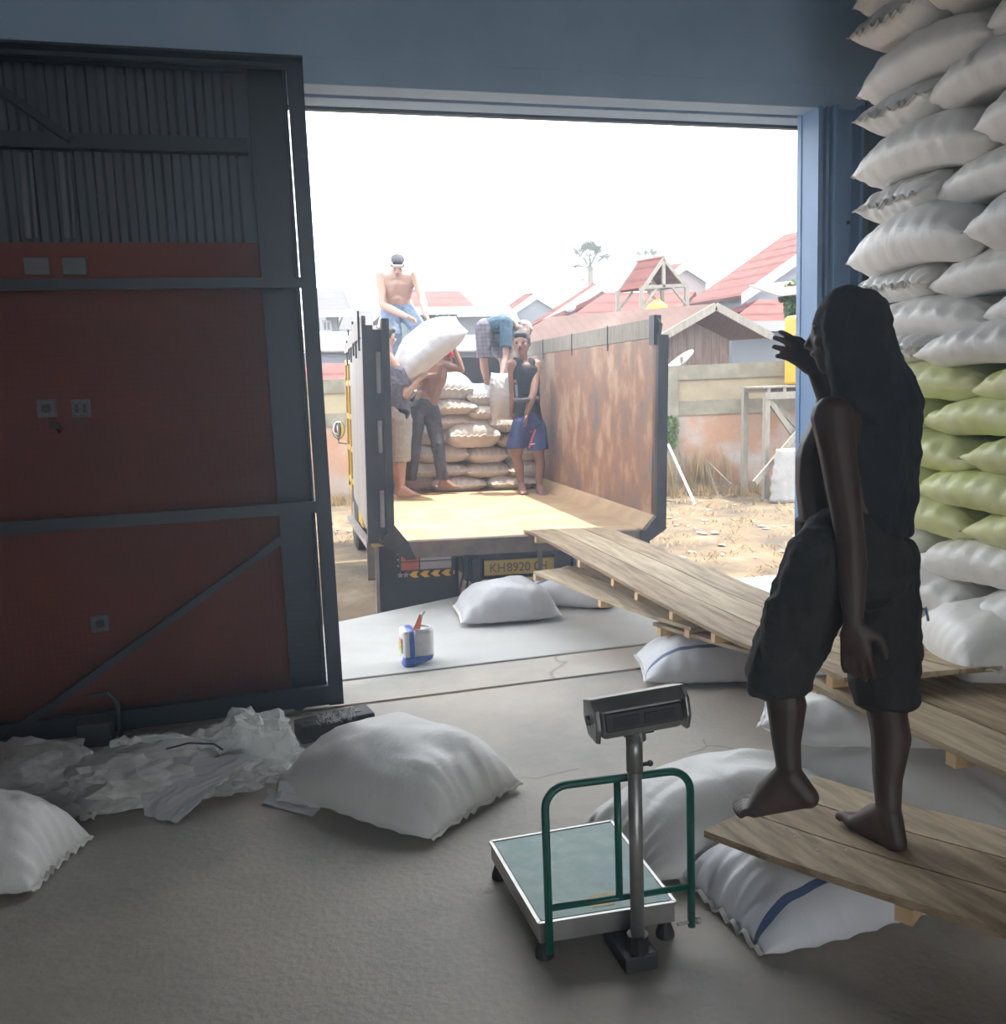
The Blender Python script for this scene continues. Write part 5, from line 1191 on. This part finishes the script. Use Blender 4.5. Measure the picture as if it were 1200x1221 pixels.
# ---------------------------------------------------------------- man in blue shorts (right in the bed)
def px(d, **kw): return {k: atd(x, y, d+z) for k, (x, y, z) in kw.items()}
DE = (at(635,586,'y',9.45)-CAM).dot(FW)
J = px(DE, sl=(611,435,-.06), sr=(640,435,.06), neck=(623,428,0), hl=(622,508,-.05), hr=(639,508,.05), el=(612,470,-.02), wl=(611,492,.03), er=(636,470,-.10), wr=(628,494,-.14), kl=(616,545,-.02), al=(622,578,.02), kr=(643,545,.04), ar=(643,580,-.02))
J['f'] = (CAM-J['neck']).normalized()*.7+Vector((-.55,0,0)); J['f'].z = 0; J['f'].normalize()
root = person('man in black tank top and blue shorts standing against the rusty truck side', T_(1.85,2.75,0))
B = Body(); torso(B, J, .95, 1.05); limbs(B, J, 1.1)
hc = atd(622,409,DE-.03); hf = (CAM-hc).normalized(); hf.z = -.05; hf = hf+Vector((-.18,0,0)); ff, uu, ss = head(B, hc, hf, (0.02,0,1), 1.22); B.hull((J['neck'], .062), (hc-uu*.06, .060))
hand(B, J['wr'], Vector((-.05,0,-1)), Vector((-1,.3,0)), 1, .6, .95); hand(B, J['wl'], Vector((.3,.3,-1)), Vector((1,.3,0)), -1, .6, .95)
foot(B, J['ar'], Vector((.05,-1,-.03)), ln=.24); foot(B, J['al'], Vector((-.1,-1,-.03)), ln=.24)
B.build('body', M['skin'], root, vox=.0075, smooth=3); face_parts(hc, ff, uu, ss, root, 1.22); hair(hc, ff, uu, ss, root, 1.22)
B = Body(); cs = (J['sl']+J['sr'])/2; ch = (J['hl']+J['hr'])/2; sxn = (J['sr']-J['sl']).normalized(); ct = ch.lerp(cs,.88); w_ = ch.lerp(cs,.36)
B.hull((ct+sxn*.08, .094), (ct-sxn*.08, .094), (w_+sxn*.055, .093), (w_-sxn*.055, .093), (ct+J['f']*.03, .09)); B.hull((w_+sxn*.055, .093), (w_-sxn*.055, .093), (ch+sxn*.07, .10), (ch-sxn*.07, .10))
for q in (-1,1): B.chain((ct+sxn*.075*q+J['f']*.05, .05), (cs+sxn*.07*q+Vector((0,0,.01)), .068), (ct+sxn*.075*q-J['f']*.05, .05))
B.build('tank_top', M['navy'], root, vox=.008, smooth=2, disp=.01, dscale=.05)
MB().slab([atd(614,459,DE-.27), atd(617,459,DE-.27), atd(618,473,DE-.27), atd(615,473,DE-.27)], .004, (0,-1,0)).build('shirt_print', M['wallgrey'], root)
B = Body(); B.hull((J['hl'], .105), (J['hr'], .105), (ch+Vector((0,0,.08)), .11))
for a, cf in (('l',atd(616,534,DE-.03)),('r',atd(642,536,DE+.02))): B.hull((J['h'+a], .11), (cf, .115, (0,0,1), .12))
sh = B.build('shorts', M['blueshort'], root, vox=.008, smooth=2, disp=.02, dscale=.06)
MB().beam(atd(639,512,DE-.14), atd(631,534,DE-.16), .012, .012).build('side_stripe', M['red'], root)
MB().beam(atd(633,530,DE-.165), atd(638,529,DE-.15), .012, .010).build('white_mark', M['whitecloth'], root)
B = Body(); B.chain((atd(614,477,DE-.20), .025), (atd(622,478,DE-.20), .028), (atd(640,476,DE-.06), .035)); B.build('waist_pouch', M['denim'], root, vox=.008, disp=.01, dscale=.03)

# ---------------------------------------------------------------- carrier with red cap
DB = (at(555,584,'y',9.72)-CAM).dot(FW)
J = px(DB, sl=(508,440,.0), sr=(532,436,-.04), neck=(524,428,.0), hl=(497,490,-.02), hr=(514,490,.02), el=(495,455,.12), wl=(500,452,-.12), er=(551,441,-.06), wr=(541,413,-.05), kl=(495,530,-.05), al=(490,574,.06), kr=(522,528,-.06), ar=(528,573,-.02))
J['f'] = Vector((.85,.45,0)).normalized()
root = person('shirtless man in dark jeans and red cap carrying a white sack', T_(.85,3.05,0))
B = Body(); torso(B, J, .98, .95); limbs(B, J, .95); hc = atd(531,424,DB+.04); ff, uu, ss = head(B, hc, Vector((.8,.1,-.45)), (.3,.1,1), .95); B.hull((J['neck'], .052), (hc-uu*.05, .05))
hand(B, J['wr'], Vector((-.35,.0,.9)), Vector((-.8,.2,-.2)), 1, .5, 1.0); hand(B, J['wl'], Vector((.3,-.1,.6)), Vector((.3,.6,.3)), 1, .7, 1.0)
foot(B, J['ar'], Vector((.95,-.2,-.02)), ln=.24); foot(B, J['al'], Vector((.8,-.3,-.02)), ln=.24)
B.build('body', M['skin'], root, vox=.0075, smooth=3); face_parts(hc, ff, uu, ss, root, .95)
B = Body(); B.ell(hc+uu*.035-ff*.012, .082, .098, .085, ss, ff, uu); B.hull((hc+ff*.07+uu*.05, .03), (hc+ff*.14+uu*.035, .012)); B.hull((hc-ff*.05-uu*.03, .06), (hc+uu*.03, .07)); B.build('cap', M['red'], root, vox=.008, smooth=2)
B = Body(); ch = (J['hl']+J['hr'])/2; B.hull((J['hl'], .100), (J['hr'], .100), (ch+Vector((0,0,.09)), .098))
for a in 'lr': B.hull((J['h'+a], .105), (J['k'+a], .074)); B.hull((J['k'+a], .074), (J['a'+a]+Vector((0,0,.01)), .062, (0,0,1)))
B.build('jeans', M['denim'], root, vox=.008, smooth=2, disp=.018, dscale=.05)

# ---------------------------------------------------------------- helper behind the left post
DC = (at(480,590,'y',9.45)-CAM).dot(FW)
J = px(DC, sl=(462,438,.05), sr=(482,446,-.05), neck=(463,424,.0), hl=(468,498,.06), hr=(480,500,-.05), el=(476,478,.12), wl=(490,465,.12), er=(484,472,-.10), wr=(498,454,-.08), kl=(472,548,.08), al=(475,580,.10), kr=(480,548,-.05), ar=(479,582,-.06))
J['f'] = Vector((.92,.25,0)).normalized()
root = person('helper in grey shirt and cream shorts half hidden behind the left truck post', T_(.30,2.85,0))
B = Body(); torso(B, J, .98, .95); limbs(B, J, .98); hc = atd(461,402,DC); ff, uu, ss = head(B, hc, Vector((.9,.2,-.1)), (0,0,1)); B.hull((J['neck'], .052), (hc-uu*.05, .05))
hand(B, J['wr'], Vector((.6,.1,.6)), Vector((.2,.6,-.2)), -1, .7, 1.0); hand(B, J['wl'], Vector((.6,.1,.5)), Vector((.2,-.6,-.2)), 1, .7, 1.0)
foot(B, J['ar'], Vector((1,-.25,-.02)), ln=.25); foot(B, J['al'], Vector((1,-.1,-.02)), ln=.25)
B.build('body', M['skinlight'], root, vox=.0075, smooth=3); face_parts(hc, ff, uu, ss, root); hair(hc, ff, uu, ss, root)
B = Body(); cs = (J['sl']+J['sr'])/2; ch = (J['hl']+J['hr'])/2; sxn = (J['sr']-J['sl']).normalized(); ct = ch.lerp(cs,.74); w_ = ch.lerp(cs,.36)
B.hull((ct+sxn*.08, .100), (ct-sxn*.08, .100), (w_+sxn*.05, .100), (w_-sxn*.05, .100), (ct+J['f']*.03, .095)); B.hull((w_+sxn*.05, .100), (w_-sxn*.05, .100), (ch+sxn*.06, .105), (ch-sxn*.06, .105)); B.hull((ct+sxn*.08, .095), (ct-sxn*.08, .095), (J['sl'], .072), (J['sr'], .072), (cs, .07))
for a in 'lr': B.hull((J['s'+a], .072), (J['s'+a].lerp(J['e'+a], .62), .062, (J['e'+a]-J['s'+a])))
B.build('t_shirt', M['greyshirt'], root, vox=.008, smooth=2, disp=.014, dscale=.05)
B = Body(); B.hull((J['hl'], .105), (J['hr'], .105), (ch+Vector((0,0,.07)), .105))
for a in 'lr': B.hull((J['h'+a], .108), (J['k'+a]+Vector((0,0,-.02)), .085, (0,0,1)))
B.build('shorts', M['khaki'], root, vox=.008, smooth=2, disp=.016, dscale=.05)
B = Body(); B.chain((atd(478,488,DC-.13), .03), (atd(486,492,DC-.12), .03), (atd(484,500,DC-.12), .02)); B.build('waist_bag', M['navy'], root, vox=.008)

# ---------------------------------------------------------------- shirtless man on top of the pile
DA = (at(480,420,'y',10.55)-CAM).dot(FW)
J = px(DA, sl=(454,329,-.02), sr=(495,329,-.02), neck=(474,323,-.03), hl=(465,372,.06), hr=(484,372,.06), el=(456,364,-.12), wl=(486,378,-.34), er=(504,356,-.14), wr=(508,376,-.36), kl=(470,398,-.06), al=(471,434,.0), kr=(500,392,-.10), ar=(492,432,.02))
J['f'] = (CAM-J['neck']).normalized(); J['f'].z = 0; J['f'].normalize()
root = person('shirtless man in light blue jeans standing highest on the truck, reaching down', T_(.35,3.9,1.2))
B = Body(); torso(B, J, .98, 1.3); limbs(B, J, 1.15); hc = atd(474,317,DA-.12); ff, uu, ss = head(B, hc, J['f']+Vector((0,0,-.7)), (0,-.5,1)); B.hull((J['neck'], .052), (hc-uu*.05, .05))
hand(B, J['wl'], Vector((.7,-.5,-.4)), Vector((0,-.5,-.8)), 1, .6, 1.0); hand(B, J['wr'], Vector((.2,-.5,-.5)), Vector((-.2,-.5,-.8)), -1, .6, 1.0)
foot(B, J['ar'], Vector((.3,-1,0)), ln=.25); foot(B, J['al'], Vector((0,-1,0)), ln=.25)
B.build('body', M['skinlight'], root, vox=.0075, smooth=3); face_parts(hc, ff, uu, ss, root); hair(hc, ff, uu, ss, root)
B = Body(); B.ell(hc+uu*.045-ff*.01, .088, .106, .030, ss, ff, uu); B.build('headband', M['whitecloth'], root, vox=.007)
B = Body(); B.ell(hc+uu*.080-ff*.015, .084, .098, .045, ss, ff, uu); B.build('cap', M['denim'], root, vox=.007)
B = Body(); ch = (J['hl']+J['hr'])/2; B.hull((J['hl'], .100), (J['hr'], .100), (ch+Vector((0,0,.09)), .096))
for a in 'lr': B.hull((J['h'+a], .118), (J['k'+a], .092)); B.hull((J['k'+a], .092), (J['a'+a]+Vector((0,0,.02)), .07, (0,0,1)))
B.build('jeans', M['jeanlight'], root, vox=.008, smooth=2, disp=.018, dscale=.05)
B = Body(); B.hull((ch+Vector((-.12,.06,.05)), .05), (ch+Vector((-.2,.05,-.15)), .04)); B.hull((ch+Vector((.14,.04,.12)), .04), (ch+Vector((.2,.04,-.04)), .03)); B.hull((ch+Vector((-.12,.0,.12)), .03), (ch+Vector((.14,.0,.12)), .03), (ch+Vector((0,.1,.12)), .03)); B.build('waist_cloth', M['whitecloth'], root, vox=.008, disp=.01, dscale=.03)

# ---------------------------------------------------------------- man bending over the pile
DD = (at(590,470,'y',10.2)-CAM).dot(FW)
J = px(DD, sl=(604,385,-.16), sr=(608,382,.16), neck=(613,384,-.0), hl=(577,392,-.07), hr=(582,390,.10), el=(603,425,-.20), wl=(598,450,-.34), er=(610,420,.10), wr=(604,452,-.10), kl=(577,430,-.10), al=(582,464,-.02), kr=(600,430,.14), ar=(606,462,.16))
J['f'] = Vector((.35,-.2,-.9)).normalized()
root = person('man in teal shirt and plaid shorts bending over the sacks in the truck', T_(1.35,3.85,1.08))
B = Body(); torso(B, J, .95, .9); limbs(B, J, .92); hc = atd(624,392,DD-.05); ff, uu, ss = head(B, hc, Vector((.3,-.55,-.8)), (.9,0,-.1), .95); B.hull((J['neck'], .05), (hc-uu*.05, .05))
hand(B, J['wl'], Vector((0,-.3,-1)), Vector((-.8,0,0)), -1, .6, 1.0); hand(B, J['wr'], Vector((0,-.4,-1)), Vector((-.8,0,0)), 1, .6, 1.0)
foot(B, J['al'], Vector((.5,-.8,-.02)), ln=.24); foot(B, J['ar'], Vector((.7,-.6,-.02)), ln=.24)
B.build('body', M['skinlight'], root, vox=.0075, smooth=3); hair(hc, ff, uu, ss, root, .95, M['plaidpink'], 'head_cloth')
B = Body(); cs = (J['sl']+J['sr'])/2; ch = (J['hl']+J['hr'])/2; sxn = (J['sr']-J['sl']).normalized(); ct = ch.lerp(cs,.74); w_ = ch.lerp(cs,.36)
B.hull((ct+sxn*.08, .100), (ct-sxn*.08, .100), (w_+sxn*.05, .100), (w_-sxn*.05, .100)); B.hull((w_+sxn*.05, .100), (w_-sxn*.05, .100), (ch+sxn*.06, .100), (ch-sxn*.06, .100)); B.hull((ct+sxn*.08, .095), (ct-sxn*.08, .095), (J['sl'], .07), (J['sr'], .07), (cs, .075))
for a in 'lr': B.hull((J['s'+a], .075), (J['s'+a].lerp(J['e'+a], .75), .07, (J['e'+a]-J['s'+a])))
B.build('shirt', M['teal'], root, vox=.008, smooth=2, disp=.016, dscale=.05)
B = Body(); B.hull((J['hl'], .10), (J['hr'], .10))
for a in 'lr': B.hull((J['h'+a], .105), (J['k'+a]+Vector((0,0,.03)), .082, (0,0,1)))
B.build('shorts', M['plaid'], root, vox=.008, smooth=2, disp=.016, dscale=.05)
B = Body(); B.chain((cs+Vector((.0,-.1,.03)), .045), (cs+Vector((.06,.0,.07)), .05), (hc+Vector((-.05,.1,.05)), .05)); B.build('neck_towel', M['whitecloth'], root, vox=.008, disp=.012, dscale=.03)
